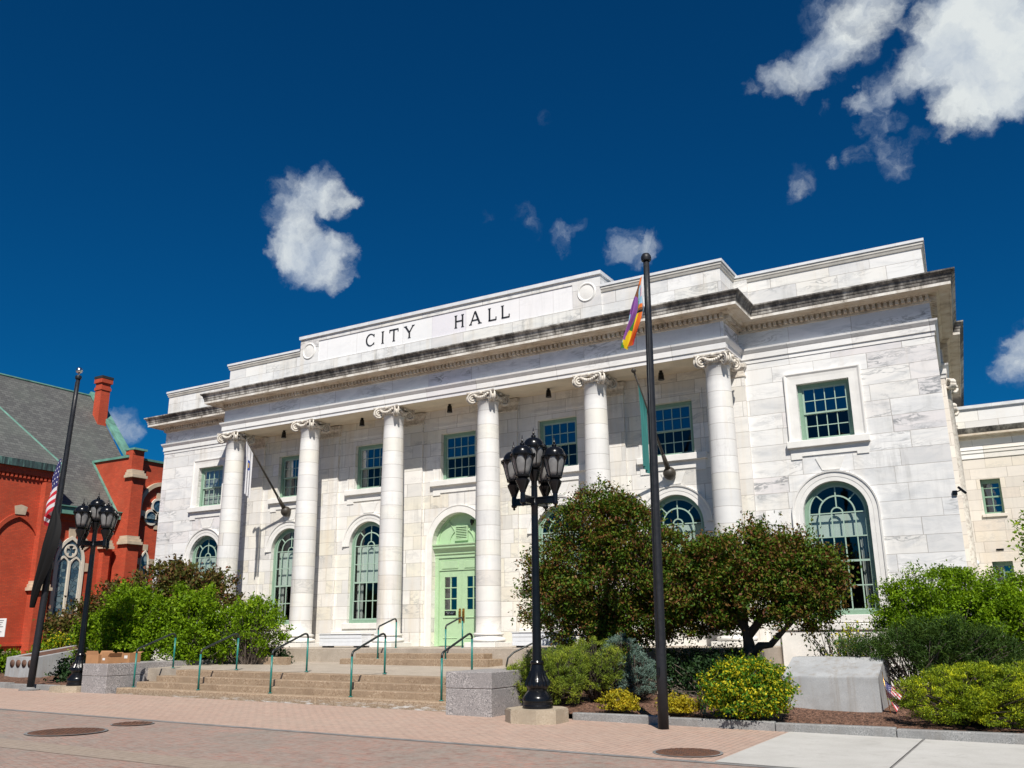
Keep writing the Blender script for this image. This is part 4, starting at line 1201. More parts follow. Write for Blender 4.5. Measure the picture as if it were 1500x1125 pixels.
# angled poles on the porch wall
def wall_pole(x, label, yb, tip):
    t = thing('wall_flagpole', label, 'flagpole', (x, yb, 6.30), 0, 'angled flagpoles on the porch wall')
    d = Vector(tip) - Vector((x, yb, 6.30))
    m = MB(); m.smooth = True; m.sphere((0, 0, 0), .20, 20, 14); m.build('ball_bracket', M['bronze'], t)
    m = MB(); m.smooth = True; m.tube([(0, .02, .0), (0, .14, -.0)], [.10, .16], 16); m.build('wall_plate', M['bronze'], t)
    m = MB(); m.smooth = True; m.tube([tuple(d * .03), tuple(d * .2)], [.09, .055], 14); m.build('socket', M['bronze'], t)
    m = MB(); m.smooth = True; m.tube([tuple(d * .15), tuple(d)], [.045, .028], 12); m.build('staff', M['bronze'], t)
    m = MB(); m.smooth = True; m.sphere(tuple(d * 1.02), .075, 12, 8); m.build('ball_finial', M['bronze'], t)
wall_pole(-8.0, 'angled bronze pole with a ball bracket on the porch wall by the leftmost column', 1.05, (-8.08, -1.25, 8.86))
wall_pole(7.86, 'angled bronze pole with a ball bracket on the porch wall behind the right flagpole', 1.05, (7.84, -1.35, 8.92))
def hang(tip, base, s0, s1, drop0, drop1, fold, x_off):
    T = Vector(tip); B = Vector(base)
    def f(u, v):       # v along the staff, u downwards
        a = T.lerp(B, lerp(s0, s1, v)); L = lerp(drop0, drop1, v)
        w = min(1, u * 2.5)
        y = lerp(a.y, lerp(T.y, B.y, lerp(s0, s1, v) * .55 + .05), w * .55)
        return (a.x + x_off * w * (1 - v) + fold * w * math.sin(v * 14), y, a.z - u * L)
    return f
def stateflag(u, v):
    cx, cy = .40, .40
    if abs(u - cx) < .095 and abs(v - cy) < .30 * (1.0 if u < cx + .03 else (1 - (u - cx - .03) / .09)):
        return 'gold' if abs(u - cx) < .045 and abs(v - cy) < .1 else 'royal'
    return 'white'
flag('shield_flag', 'white flag with a blue shield hanging from the angled pole by the leftmost column', hang((-8.08, -1.25, 8.86), (-8.0, 1.05, 6.3), .03, .20, 2.05, 1.75, .045, .05), stateflag, ['white', 'royal', 'gold'], 60, 40)
flag('green_flag', 'plain blue green flag hanging from the angled pole behind the right flagpole', hang((7.84, -1.35, 8.92), (7.86, 1.05, 6.3), .10, .34, 2.45, 2.0, .05, .03), lambda u, v: 'teal', ['teal'], 40, 40)

# ------------------------------------------------------------------ monuments, boxes, sign, small flag
t = thing('stone_monument', 'sloped grey stone monument behind the right kerb with a small flag beside it', 'monument', (0, 0, 0))
m = MB()
pr = [(-5.62, .02), (-5.62, .74), (-4.62, 1.09), (-4.05, 1.09), (-4.0, .02)]
m.prism(pr, 'x', 12.45, 14.28)
bm = bmesh.new(); vv = [bm.verts.new(p) for p in m.v]
for f in m.f: bm.faces.new([vv[i] for i in f])
bmesh.ops.bevel(bm, geom=bm.edges[:], offset=.012, segments=2, affect='EDGES'); bm.verts.index_update()
m = MB(); m.add([v.co[:] for v in bm.verts], [[v.index for v in f.verts] for f in bm.faces]); bm.free()
m.build('block', M['monument'], t)
t = thing('stone_monument', 'low grey stone monument at the left with four round dark plaques behind the flagpole', 'monument', (0, 0, 0))
m = MB(); m.prism([(-6.1, .1), (-6.1, 1.0), (-3.6, 1.36), (-3.5, .1)], 'x', -13.45, -11.75)
m.build('block', M['monument'], t)
m = MB(); m.quad((-13.1, -5.95, 1.0235), (-12.0, -5.95, 1.0235), (-12.0, -3.8, 1.333), (-13.1, -3.8, 1.333)); m.build('top_plaque', M['rust'], t)
for i in range(4):
    m = MB(); m.smooth = True; cx = -13.08 + i * .33
    n = 20
    m.add([(cx + .12 * math.cos(2 * PI * k / n), y, .80 + .12 * math.sin(2 * PI * k / n)) for y in (-6.101, -6.125) for k in range(n)], [(k, (k + 1) % n, n + (k + 1) % n, n + k) for k in range(n)] + [tuple(range(n, 2 * n))])
    m.build('round_plaque', M['rust'], t)
def usmini(u, v):
    if u < .42 and v < .54:
        return 'white' if ((u * 22) % 2 > 1.3 and (v * 18) % 2 > 1.3) else 'navy'
    return 'red' if int(v * 13) % 2 == 0 else 'white'
t = thing('small_stick_flag', 'small striped flag on a stick in the mulch beside the right stone monument', 'flag', (14.44, -5.72, .08))
m = MB(); m.smooth = True; m.tube([(.02, 0, -.05), (-.06, .02, .78)], .007, 6); m.build('stick', M['gold'] if 'gold' in M else M['brass'], t)
m = MB(); m.smooth = True; nu, nv = 40, 26
a_ = [Vector((-.05, .02, .66)), Vector((-.03, .01, .36)), Vector((.27, -.10, .36)), Vector((.14, -.07, .06))]
vs = []
for j in range(nv + 1):
    for i in range(nu + 1):
        u, v = i / nu, j / nv
        p = a_[0].lerp(a_[1], v).lerp(a_[2].lerp(a_[3], v), u); p = p + Vector((0, .035 * math.sin(v * 8 + u * 2) * min(1, u * 4), 0))
        vs.append(tuple(p))
m.v = vs
cols_ = ['red', 'white', 'navy']
for j in range(nv):
    for i in range(nu):
        a = j * (nu + 1) + i; m.f.append((a, a + 1, a + nu + 2, a + nu + 1)); m.m.append(cols_.index(usmini((i + .5) / nu, (j + .5) / nv))); m.sm.append(True)
m.build('cloth', [FC[c] for c in cols_], t)

M['cardboard'] = plain('cardboard', (.36, .185, .085), .85, vary=.1, scale=3)
M['paper'] = plain('white_paper', (.72, .72, .70), .7, vary=.03)
def carton(loc, rz, w, d, h, label, flaps, tagx=None):
    t = thing('cardboard_box', label, 'cardboard box', loc, rz, 'cardboard boxes')
    m = MB(); e = .006
    m.box(0, w, 0, d, 0, e); m.box(0, w, 0, e, e, h); m.box(0, w, d - e, d, e, h); m.box(0, e, e, d - e, e, h); m.box(w - e, w, e, d - e, e, h); m.build('carton', M['cardboard'], t)
    m = MB()
    for (k, ang) in flaps:
        L = .11; c_, s_ = L * math.cos(ang), L * math.sin(ang)
        if k == 'f': q = [(0, 0, h), (w, 0, h), (w * .97, -c_, h + s_), (w * .03, -c_, h + s_)]
        if k == 'b': q = [(0, d, h), (w, d, h), (w * .97, d + c_, h + s_), (w * .03, d + c_, h + s_)]
        if k == 'l': q = [(0, 0, h), (0, d, h), (-c_, d * .95, h + s_), (-c_, d * .05, h + s_)]
        if k == 'r': q = [(w, 0, h), (w, d, h), (w + c_, d * .95, h + s_), (w + c_, d * .05, h + s_)]
        m.quad(*q)
    m.build('flap', M['cardboard'], t)
    if tagx is not None:
        m = MB(); m.box(tagx, tagx + .13, -.004, -.0005, h * .45, h * .75); m.build('paper_label', M['paper'], t)
carton((-6.92, -7.72, .902), .05, .52, .45, .24, 'open cardboard box with raised flaps, leftmost on the left granite block', [('l', .5), ('b', 1.2), ('f', 1.4)], None)
carton((-6.32, -7.66, .902), -.12, .34, .42, .20, 'cardboard box with a white label, middle one on the left granite block', [('b', 1.1), ('l', 1.3), ('r', .9)], .08)
carton((-6.36, -6.98, .902), .06, .36, .40, .27, 'taller closed cardboard box, rightmost of the three on the left granite block', [('b', .3)], .14)
t = thing('notice_sign', 'white notice board with lines of text at the left edge before the church', 'sign', (-14.35, -6.0, .3))
m = MB(); m.bbox(-.55, .40, -.02, .02, 1.36, 1.98, .008); m.build('board', M['paper'], t)
m = MB()
for k, zz in enumerate((1.90, 1.83, 1.76, 1.69, 1.52, 1.45)): m.box(-.48, .30 - .06 * (k % 3), -.0235, -.0205, zz, zz + .028)
m.build('lettering', M['gutter'], t)
m = MB(); m.tube([(.05, 0, -.2), (.05, 0, 1.36)], .03, 8); m.build('post', M['steel'], t)
# ------------------------------------------------------------------ brick church on the left
def brickmat(name, c1, c2):
    g = G(name); p = g.pos(); geo = g.node('ShaderNodeNewGeometry')
    sx = g.node('ShaderNodeSeparateXYZ', {0: p}); sn = g.node('ShaderNodeSeparateXYZ', {0: geo.outputs['True Normal']})
    side = g.math('GREATER_THAN', g.math('ABSOLUTE', sn.outputs[0]), .7)
    u = g.node('ShaderNodeMix', {0: side, 2: sx.outputs[0], 3: sx.outputs[1]}).outputs[0]
    br = g.node('ShaderNodeTexBrick', {'Vector': g.node('ShaderNodeCombineXYZ', {0: u, 1: sx.outputs[2]}), 'Color1': (*c1, 1), 'Color2': (*c2, 1), 'Mortar': (.22, .07, .04, 1), 'Scale': 1.0, 'Mortar Size': .008, 'Brick Width': .23, 'Row Height': .075})
    c = g.mix(g.mapr(g.noise(p, .8, 6, .65), .38, .66, 0, .65), br.outputs[0], (.30, .042, .014))
    c = g.mix(g.mapr(g.noise(p, 2.5, 5, .6), .5, .72, 0, .3), c, (.42, .10, .045))
    g.set(color=c, rough=.85); g.bump(br.outputs[1], -.2, .01); return g.mat
M['brick'] = brickmat('red_brick', (.62, .074, .024), (.48, .052, .018))
M['sandstone'] = plain('church_sandstone', (.50, .40, .29), .8, vary=.18, scale=2)
M['tracery'] = plain('white_tracery', (.66, .60, .50), .6, vary=.06)
def slate():
    g = G('roof_slate'); p = g.pos(); s = g.node('ShaderNodeSeparateXYZ', {0: p})
    br = g.node('ShaderNodeTexBrick', {'Vector': g.node('ShaderNodeCombineXYZ', {0: s.outputs[1], 1: s.outputs[2]}), 'Color1': (.088, .088, .085, 1), 'Color2': (.14, .142, .132, 1), 'Mortar': (.05, .05, .05, 1), 'Scale': 1.0, 'Mortar Size': .012, 'Brick Width': .34, 'Row Height': .16, 'Bias': -.2})
    wn = g.noise(g.node('ShaderNodeMapping', {'Vector': p, 'Scale': (1, 1.6, 5)}), 1.5, 5, .7)
    c = g.mix(g.mapr(wn, .6, .74, 0, .5), br.outputs[0], (.23, .25, .215))
    c = g.mix(g.mapr(g.noise(p, .35, 4), .45, .65, 0, .35), c, (.12, .14, .115))
    g.set(color=c, rough=.65); g.bump(br.outputs[1], -.4, .02); return g.mat
M['slate'] = slate()
M['verdigris'] = plain('copper_verdigris', (.115, .26, .205), .6, vary=.35, scale=1.5)
def gutter_streak():
    g = G('streaked_copper_gutter'); p = g.pos()
    n = g.noise(g.node('ShaderNodeMapping', {'Vector': p, 'Scale': (.3, 5, .5)}), 1.6, 5, .7)
    g.set(color=g.ramp(n, [(.35, (.018, .022, .022)), (.55, (.05, .09, .085)), (.7, (.16, .30, .25))]), rough=.6); return g.mat
M['streak'] = gutter_streak()
chu = thing('brick_church', 'orange red brick church with grey slate roof, copper edges and a chimney', 'church', (0, 0, 0))
XA = -30.0; XB = -30.5
RX, RZ = -38.0, 17.7
def RP(x): return 8.7 + (RZ - 8.7) / (-30.3 - RX) * (-30.3 - x)     # main roof slope
m = MB()
m.box(-46, XA, -9, 5.35, 0, 10.55)
m.box(-45.5, XB, 5.35, 9.9, 0, 8.5)
# transept
m.box(-36, XA - .0, 9.9, 22, 0, 12.15)
m.prism([(-46, 8.0), (-30.5, 8.0), (-30.5, 8.4), (-38, 17.2)], 'y', 12.3, 12.7)
m.build('wall', M['brick'], chu)
m = MB()
m.quad((-30.3, 5.0, RP(-30.3)), (-30.3, 9.92, RP(-30.3)), (-33.2, 9.92, RP(-33.2)), (-33.2, 5.0, RP(-33.2)))
m.quad((-33.2, -12, RP(-33.2)), (-33.2, 12.35, RP(-33.2)), (RX, 12.35, RZ), (RX, -12, RZ))
m.quad((-46, -12, 8.7), (RX, -12, RZ), (RX, 12.35, RZ), (-46, 12.35, 8.7))
# cross wing hip
A = (-29.7, 5.7, 10.9); Bp = (-36.3, .9, 17.9); Cc = (-36.3, -5, 17.9); D = (-29.7, -9.5, 10.9)
m.add([A, Bp, Cc, D], [(0, 1, 2, 3)])
m.add([A, Bp, (-38, .9, 17.7), (-33.0, 5.7, 10.9)], [(0, 3, 2, 1)])
roof = m.build('roof', M['slate'], chu)
m = MB(); m.tube([A, tuple(Vector(A).lerp(Vector(Bp), 1.0))], .055, 6)
m.tube([(RX, -12, RZ + .03), (RX, 12.4, RZ + .03)], .08, 6)
m.build('copper_ridge', M['verdigris'], roof)
m = MB()      # raised gable verge at the far end
for a, b in (((-38.0, 17.75), (-33.4, 12.75)), ((-38, 17.75), (-43, 12.3))):
    m.prism([(a[0], a[1]), (a[0], a[1] + .28), (b[0], b[1] + .28), (b[0], b[1])], 'y', 12.25, 12.85)
m.build('copper_verge', M['verdigris'], roof)
m = MB()
m.box(-30.2, XA + .35, -9.4, 5.55, 10.56, 10.95); m.build('eaves_gutter', M['streak'], roof)
m = MB(); m.box(-30.6, -30.05, 5.56, 9.88, 8.38, 8.78); m.box(-30.55, -29.95, 5.56, 9.88, 8.781, 8.84); m.build('eaves_gutter', M['verdigris'], roof)
m = MB(); m.box(-36.1, XA + .12, 9.8, 10.3, 12.151, 12.29); m.box(XA - .4, XA + .12, 10.301, 22, 12.151, 12.28)
vx = [(-33.25, RP(-33.25)), (-30.2, RP(-30.2))]
m.prism([(vx[0][0], vx[0][1] - .08), (vx[0][0], vx[0][1] + .06), (vx[1][0], vx[1][1] + .06), (vx[1][0], vx[1][1] - .08)], 'y', 9.74, 9.895)
m.build('copper_coping', M['verdigris'], chu)
m = MB()      # corbel table under the eaves
m.box(XA + .001, XA + .16, -9, 5.35, 10.2, 10.555); m.box(XB + .001, XB + .14, 5.36, 9.88, 8.05, 8.375)
for i in range(60): m.box(XA + .001, XA + .12, -9 + i * .24, -9 + i * .24 + .12, 10.0, 10.199)
m.build('corbel_table', M['brick'], chu)
# chimney
m = MB(); cx, cy = -36.3, 12.0
m.box(cx - .33, cx + .33, cy - .33, cy + .33, 14.6, 17.75); m.box(cx - .38, cx + .38, cy - .38, cy + .38, 17.751, 17.95); m.box(cx - .33, cx + .33, cy - .33, cy + .33, 17.951, 18.25)
m.box(cx - .42, cx + .42, cy - .42, cy + .42, 18.251, 18.55)
chm = m.build('chimney', M['brick'], roof)
m = MB(); m.box(cx - .44, cx + .44, cy - .44, cy + .44, 18.551, 18.72); m.build('cap', M['dark'], chm)
# buttresses
def buttress(x0, x1, y0, y1, stages, caps):
    m = MB(); k = 0; zp = 0
    for z, pj in stages:
        m.box(x0, x1 + pj, y0 - pj * .0, y1, zp + (.001 if zp else 0), z); zp = z
    b = m.build('buttress', M['brick'], chu)
    for z, pj0, pj1 in caps:
        c = MB()
        for s in range(3):
            w = pj0 + (pj1 - pj0) * s / 3
            c.box(x0, x1 + w + .05 + .05 * (2 - s), y0 - .02 - .07 * (2 - s), y1 + .02 + .04 * (2 - s), z + s * .17, z + s * .17 + .168)
        c.build('stone_cap', M['sandstone'], b)
buttress(XA + .002, XA + .40, 9.90, 10.72, [(4.2, .55), (6.9, .35), (10.9, .2), (12.6, 0)], [(10.9, .25, .0), (6.9, .4, .2), (4.1, .6, .35)])
buttress(XA + .002, XA + .42, 4.62, 5.36, [(4.05, .3), (9.9, 0)], [(4.05, .32, .0)])
buttress(XA + .002, XA + .42, .6, 1.3, [(4.05, .3), (8.4, 0)], [(4.05, .32, .0)])
buttress(XB + .002, XB + .4, 9.0, 9.45, [(6.6, 0)], [(6.6, .05, 0)])
m = MB(); m.box(-30.3, XA + .42, 9.93, 10.70, 12.37, 12.62); m.build('pier_top', M['brick'], chu)
m = MB(); m.box(-30.4, XA + .56, 9.88, 10.82, 12.621, 12.74); m.build('copper_coping', M['verdigris'], chu)
m = MB(); m.box(XA - .2, XA + .14, -9, 5.35, .75, .95); m.box(XA - .2, XA + .14, 11.0, 22, .75, .95); m.build('stone_ledge', M['sandstone'], chu)

def pointed(cy, hw, z0, zs, rise, n=12):
    """pointed-arch outline in (y,z)"""
    pts = [(cy - hw, z0), (cy + hw, z0)]
    R = (hw * hw + rise * rise) / (2 * hw)
    a1 = math.atan2(rise, R - hw)
    for i in range(n + 1):
        t = a1 * i / n; pts.append((cy + hw - R + R * math.cos(t), zs + R * math.sin(t)))
    for i in range(1, n + 1):
        t = a1 * (1 - i / n); pts.append((cy - hw + R - R * math.cos(t), zs + R * math.sin(t)))
    return pts
def ringx(m, outer, inner, x0, x1):
    n = len(outer)
    vs = [(x1, p[0], p[1]) for p in outer] + [(x1, p[0], p[1]) for p in inner] + [(x0, p[0], p[1]) for p in outer] + [(x0, p[0], p[1]) for p in inner]
    m.add(vs, [(i, (i + 1) % n, n + (i + 1) % n, n + i) for i in range(n)] + [(i, 2 * n + i, 2 * n + (i + 1) % n, (i + 1) % n) for i in range(n)] + [(n + i, n + (i + 1) % n, 3 * n + (i + 1) % n, 3 * n + i) for i in range(n)])
# blind arch on the cross wing
m = MB(); o_ = pointed(3.55, 1.45, 1.2, 6.2, 1.95); i_ = pointed(3.55, 1.25, 1.3, 6.2, 1.7); ringx(m, o_, i_, XA + .001, XA + .12); w = m.build('blind_arch', M['brick'], chu)
m = MB(); m.prism([(3.55 - .28, 8.02), (3.55 + .28, 8.02), (3.55 + .36, 8.45), (3.55, 8.55), (3.55 - .36, 8.45)], 'x', XA + .121, XA + .16); m.build('keystone', M['sandstone'], w)
m = MB(); o_ = pointed(-1.0, 1.45, 1.2, 6.2, 1.95); i_ = pointed(-1.0, 1.25, 1.3, 6.2, 1.7); ringx(m, o_, i_, XA + .001, XA + .12); m.build('blind_arch', M['brick'], chu)
# traceried window
def trac(cy, hw, z0, zs, rise, X):
    m = MB(); o_ = pointed(cy, hw, z0, zs, rise); i_ = pointed(cy, hw - .16, z0 + .12, zs, rise - .2)
    ringx(m, o_, i_, X + .001, X + .10)
    m.box(X + .02, X + .11, cy - .07, cy + .07, z0 + .1, zs + .05)
    for s in (-1, 1):
        c2 = cy + s * (hw - .16) / 2; h2 = (hw - .16) / 2
        ringx(m, pointed(c2, h2, z0 + .1, zs - .25, h2 * 1.5), pointed(c2, h2 - .09, z0 + .2, zs - .25, h2 * 1.5 - .12), X + .02, X + .09)
    n = 20; zc = zs + rise * .42; r = hw * .42
    ringx(m, [(cy + r * math.cos(2 * PI * i / n), zc + r * math.sin(2 * PI * i / n)) for i in range(n)], [(cy + (r - .09) * math.cos(2 * PI * i / n) , zc + (r - .09) * math.sin(2 * PI * i / n)) for i in range(n)], X + .02, X + .095)
    for k in range(4):
        a = k * PI / 2 + PI / 4; q = r - .09
        m.prism([(cy + q * .55 * math.cos(a), zc + q * .55 * math.sin(a)), (cy + (q + .03) * math.cos(a - .3), zc + (q + .03) * math.sin(a - .3)), (cy + (q + .03) * math.cos(a + .3), zc + (q + .03) * math.sin(a + .3))], 'x', X + .03, X + .09)
    w = m.build('church_window', M['tracery'], chu)
    m = MB(); m.add([(X + .03, p[0], p[1]) for p in pointed(cy, hw - .02, z0 + .02, zs, rise - .02)], [tuple(range(len(o_)))]); m.build('leaded_pane', M['leaded'], w)
    for (yy, zz, r_) in ((cy, zs + rise + .22, 0), (cy - hw * .95, zs + rise * .72, .8), (cy + hw * .95, zs + rise * .72, -.8), (cy - hw - .2, zs - .25, PI / 2), (cy + hw + .2, zs - .25, PI / 2)):
        c_, s_ = math.cos(r_), math.sin(r_); m = MB()
        m.prism([(yy + a * c_ - b * s_, zz + a * s_ + b * c_) for a, b in ((-.2, -.3), (.2, -.3), (.26, .26), (-.26, .26))], 'x', X + .002, X + .06)
        m.build('hood_stone', M['sandstone'], w)
trac(7.15, .92, 2.6, 5.75, 1.45, XB)
def lancet(cy, hw, z0, zs, rise, X):
    m = MB(); o_ = pointed(cy, hw, z0, zs, rise); ringx(m, o_, pointed(cy, hw - .1, z0 + .1, zs, rise - .12), X + .001, X + .09); w = m.build('church_window', M['tracery'], chu)
    m = MB(); m.add([(X + .03, p[0], p[1]) for p in pointed(cy, hw - .02, z0, zs, rise - .02)], [tuple(range(len(o_)))]); m.build('leaded_pane', M['leaded'], w)
    for yy, zz in ((cy, zs + rise + .15), (cy - hw - .1, zs), (cy + hw + .1, zs)):
        m = MB(); m.box(X + .002, X + .05, yy - .17, yy + .17, zz - .17, zz + .2); m.build('hood_stone', M['sandstone'], w)
lancet(11.75, .32, 4.4, 6.0, .7, XA); lancet(12.95, .32, 4.4, 6.0, .7, XA)
# trefoil window under a hood mould
m = MB(); n = 18
for yy, zz in ((12.35, 9.45), (11.92, 8.72), (12.78, 8.72)):
    ringx(m, [(yy + .5 * math.cos(2 * PI * i / n), zz + .5 * math.sin(2 * PI * i / n)) for i in range(n)], [(yy + .36 * math.cos(2 * PI * i / n), zz + .36 * math.sin(2 * PI * i / n)) for i in range(n)], XA + .001, XA + .1)
w = m.build('church_window', M['tracery'], chu)
m = MB()
for yy, zz in ((12.35, 9.45), (11.92, 8.72), (12.78, 8.72)): m.add([(XA + .03, yy + .4 * math.cos(2 * PI * i / n), zz + .4 * math.sin(2 * PI * i / n)) for i in range(n)], [tuple(range(n))])
m.build('leaded_pane', M['leaded'], w)
for yy, zz in ((12.35, 10.1), (11.35, 8.9), (13.35, 8.9), (12.35, 8.15)):
    m = MB(); m.box(XA + .002, XA + .05, yy - .14, yy + .14, zz - .14, zz + .18); m.build('hood_stone', M['sandstone'], w)
m = MB(); ringx(m, pointed(12.35, 1.5, 8.6, 9.2, 1.75), pointed(12.35, 1.28, 8.6, 9.2, 1.5), XA + .001, XA + .22); m.build('hood_mould', M['sandstone'], chu)

# ------------------------------------------------------------------ lower wing at the right
an = thing('annex_wing', 'lower cream marble wing set back behind the right end of the city hall', 'annex', (0, 0, 0))
YA = 14.0; AX1 = 42.0
wins = [(15.69, 16.38, 5.84, 7.18), (15.69, 16.38, 2.5, 4.05), (20.2, 20.9, 5.84, 7.18), (20.2, 20.9, 2.5, 4.05)]
m = MB(); hs = [rect_loop(*w_) for w_ in wins]
m.sheet(rect_loop(14.4, AX1, 0, 8.0), [h[::-1] for h in hs], lambda u, v: (u, YA, v))
for h in hs: reveal(m, h, YA, YA + .3)
m.build('wall', M['marble_annex'], an)
def sw(nm, mat, prof):
    m = MB(); m.sweep([(14.3, YA), (AX1, YA), (AX1, YA + 12)], prof); m.build(nm, mat, an)
sw('architrave', M['marble_annex_top'], [(.0, 7.995), (.03, 8.0), (.03, 8.2), (.06, 8.21), (.06, 8.30), (.09, 8.34), (.0, 8.345), (.0, 8.75)])
sw('cornice', M['grimy'], [(.0, 8.75), (.06, 8.76), (.10, 8.86), (.30, 8.88), (.30, 8.97)])
sw('cornice_crown', M['crust'], [(.30, 8.972), (.32, 8.98), (.40, 9.12), (.42, 9.16), (-.1, 9.22)])
sw('attic_wall', M['marble_annex_top'], [(-.02, 9.2), (-.02, 9.98)])
sw('coping', M['coping'], [(.02, 9.975), (.06, 10.0), (.06, 10.12), (-.4, 10.15)])
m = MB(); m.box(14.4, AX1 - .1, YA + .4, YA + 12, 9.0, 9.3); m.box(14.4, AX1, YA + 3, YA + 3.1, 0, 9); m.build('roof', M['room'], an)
for (x0, x1, z0, z1) in wins:
    f = MB(); y0 = YA + .2; a = .08
    f.box(x0 + .002, x0 + a, y0, y0 + .1, z0 + .002, z1 - .002); f.box(x1 - a, x1 - .002, y0, y0 + .1, z0 + .002, z1 - .002); f.box(x0 + a, x1 - a, y0, y0 + .1, z1 - a * 2, z1 - .002); f.box(x0 + a, x1 - a, y0, y0 + .1, z0 + .002, z0 + a)
    zm = (z0 + z1) / 2
    f.box(x0 + a, x1 - a, y0 + .01, y0 + .09, zm - .03, zm + .03); f.box((x0 + x1) / 2 - .015, (x0 + x1) / 2 + .015, y0 + .02, y0 + .08, z0 + a, z1 - a)
    for zz in ((z0 + zm) / 2, (z1 + zm) / 2): f.box(x0 + a, x1 - a, y0 + .022, y0 + .078, zz - .013, zz + .013)
    w = f.build('small_window', M['sash'], an)
    q = MB(); q.quad((x0 + a, y0 + .05, z0 + a), (x1 - a, y0 + .05, z0 + a), (x1 - a, y0 + .05, z1 - a), (x0 + a, y0 + .05, z1 - a)); q.build('pane', M['glass'], w)
    s = MB(); s.bbox(x0 - .08, x1 + .08, YA - .07, YA + .2, z0 - .12, z0 + .001, .01); s.build('sill', M['marble_annex'], w)
m = MB(); m.smooth = True; m.sphere((15.16, YA - .12, 4.02), .11, 12, 8); m.tube([(15.16, YA, 4.12), (15.16, YA - .12, 4.1)], .05, 8); 
m.build('wall_light', M['whiteboard'], an)
m = MB(); m.box(15.9, 16.15, YA - .03, YA - .002, 4.46, 4.52); m.build('wall_vent', M['iron'], an)
# white tank or cover beside the lower window is skipped: unreadable
# ------------------------------------------------------------------ plants
def leafmat(name, stops, rough=.45, trans=.35, tcol=None, clump=.6):
    g = G(name); p = g.obj()
    r = g.node('ShaderNodeNewGeometry').outputs['Random Per Island']
    n = g.noise(p, 2.4, 3)
    f = g.math('ADD', g.math('MULTIPLY', r, 1 - clump * .5), g.math('MULTIPLY', g.math('SUBTRACT', n, .5), clump * 1.6), clamp=True)
    c = g.ramp(f, stops)
    g.set(color=c, rough=max(rough, .55), spec=.18)
    d = g.node('ShaderNodeBsdfTranslucent'); g.put(d.inputs['Color'], g.mix(1.0, c, (1.0, 1.0, .5), 'MULTIPLY') if tcol is None else tcol)
    mx = g.node('ShaderNodeMixShader', {0: trans, 1: g.bsdf.outputs[0], 2: d.outputs[0]}); g.l.new(mx.outputs[0], g.out.inputs[0]); return g.mat
M['leaf_crab'] = leafmat('crabapple_leaf', [(0, (.035, .085, .010)), (.26, (.085, .150, .012)), (.38, (.13, .150, .014)), (.50, (.155, .085, .022)), (.68, (.135, .046, .024)), (.84, (.12, .13, .014)), (1, (.22, .25, .02))], trans=.22, clump=.75)
M['leaf_crab_far'] = leafmat('red_tinted_leaf', [(0, (.06, .085, .018)), (.4, (.12, .105, .024)), (.65, (.16, .07, .035)), (.85, (.10, .045, .03)), (1, (.15, .18, .025))], trans=.22)
M['leaf_green'] = leafmat('bright_green_leaf', [(0, (0.096, 0.180, 0.007)), (.45, (0.181, 0.313, 0.010)), (.8, (0.290, 0.418, 0.015)), (1, (0.484, 0.513, 0.025))], .4, .4)
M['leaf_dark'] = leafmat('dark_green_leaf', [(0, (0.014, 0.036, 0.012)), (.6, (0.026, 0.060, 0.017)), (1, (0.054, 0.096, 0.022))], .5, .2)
M['leaf_yellow'] = leafmat('yellow_tipped_leaf', [(0, (0.036, 0.122, 0.014)), (.38, (0.079, 0.215, 0.018)), (.52, (0.315, 0.358, 0.021)), (.75, (0.601, 0.515, 0.020)), (1, (0.744, 0.601, 0.029))], .45, .3, clump=.35)
M['leaf_gold'] = leafmat('golden_spirea_leaf', [(0, (0.250, 0.250, 0.019)), (.45, (0.475, 0.388, 0.022)), (.75, (0.575, 0.413, 0.025)), (1, (0.525, 0.200, 0.025))], .5, .35, clump=.7)
M['leaf_bronze'] = leafmat('olive_bronze_leaf', [(0, (.04, .05, .012)), (.5, (.085, .085, .02)), (1, (.17, .15, .03))], .5, .3)
M['needle_mugo'] = leafmat('yellow_green_needle', [(0, (0.117, 0.186, 0.024)), (.5, (0.287, 0.349, 0.037)), (.85, (0.522, 0.524, 0.050)), (1, (0.653, 0.424, 0.066))], .5, .25, clump=1.0)
M['needle_dark'] = leafmat('dark_pine_needle', [(0, (0.033, 0.073, 0.014)), (.5, (0.063, 0.114, 0.019)), (.85, (0.107, 0.150, 0.022)), (1, (0.179, 0.122, 0.027))], .5, .2, clump=1.0)
M['needle_blue'] = leafmat('blue_spruce_needle', [(0, (0.080, 0.136, 0.112)), (.5, (0.160, 0.240, 0.200)), (1, (0.304, 0.384, 0.304))], .5, .2)
M['needle_jun'] = leafmat('gold_juniper_needle', [(0, (0.095, 0.157, 0.010)), (.4, (0.269, 0.344, 0.016)), (.75, (0.694, 0.688, 0.021)), (1, (0.750, 0.750, 0.027))], .5, .25, clump=.9)
def bark(name, c):
    g = G(name); p = g.obj(); n = g.noise(g.node('ShaderNodeMapping', {'Vector': p, 'Scale': (6, 6, 1.5)}), 3, 6, .7)
    g.set(color=g.mix(g.mapr(n, .35, .7), tuple(x * .55 for x in c), c), rough=.9); g.bump(n, .6, .02); return g.mat
M['bark'] = bark('dark_bark', (.075, .055, .043)); M['bark_grey'] = bark('grey_twig_bark', (.16, .125, .10))

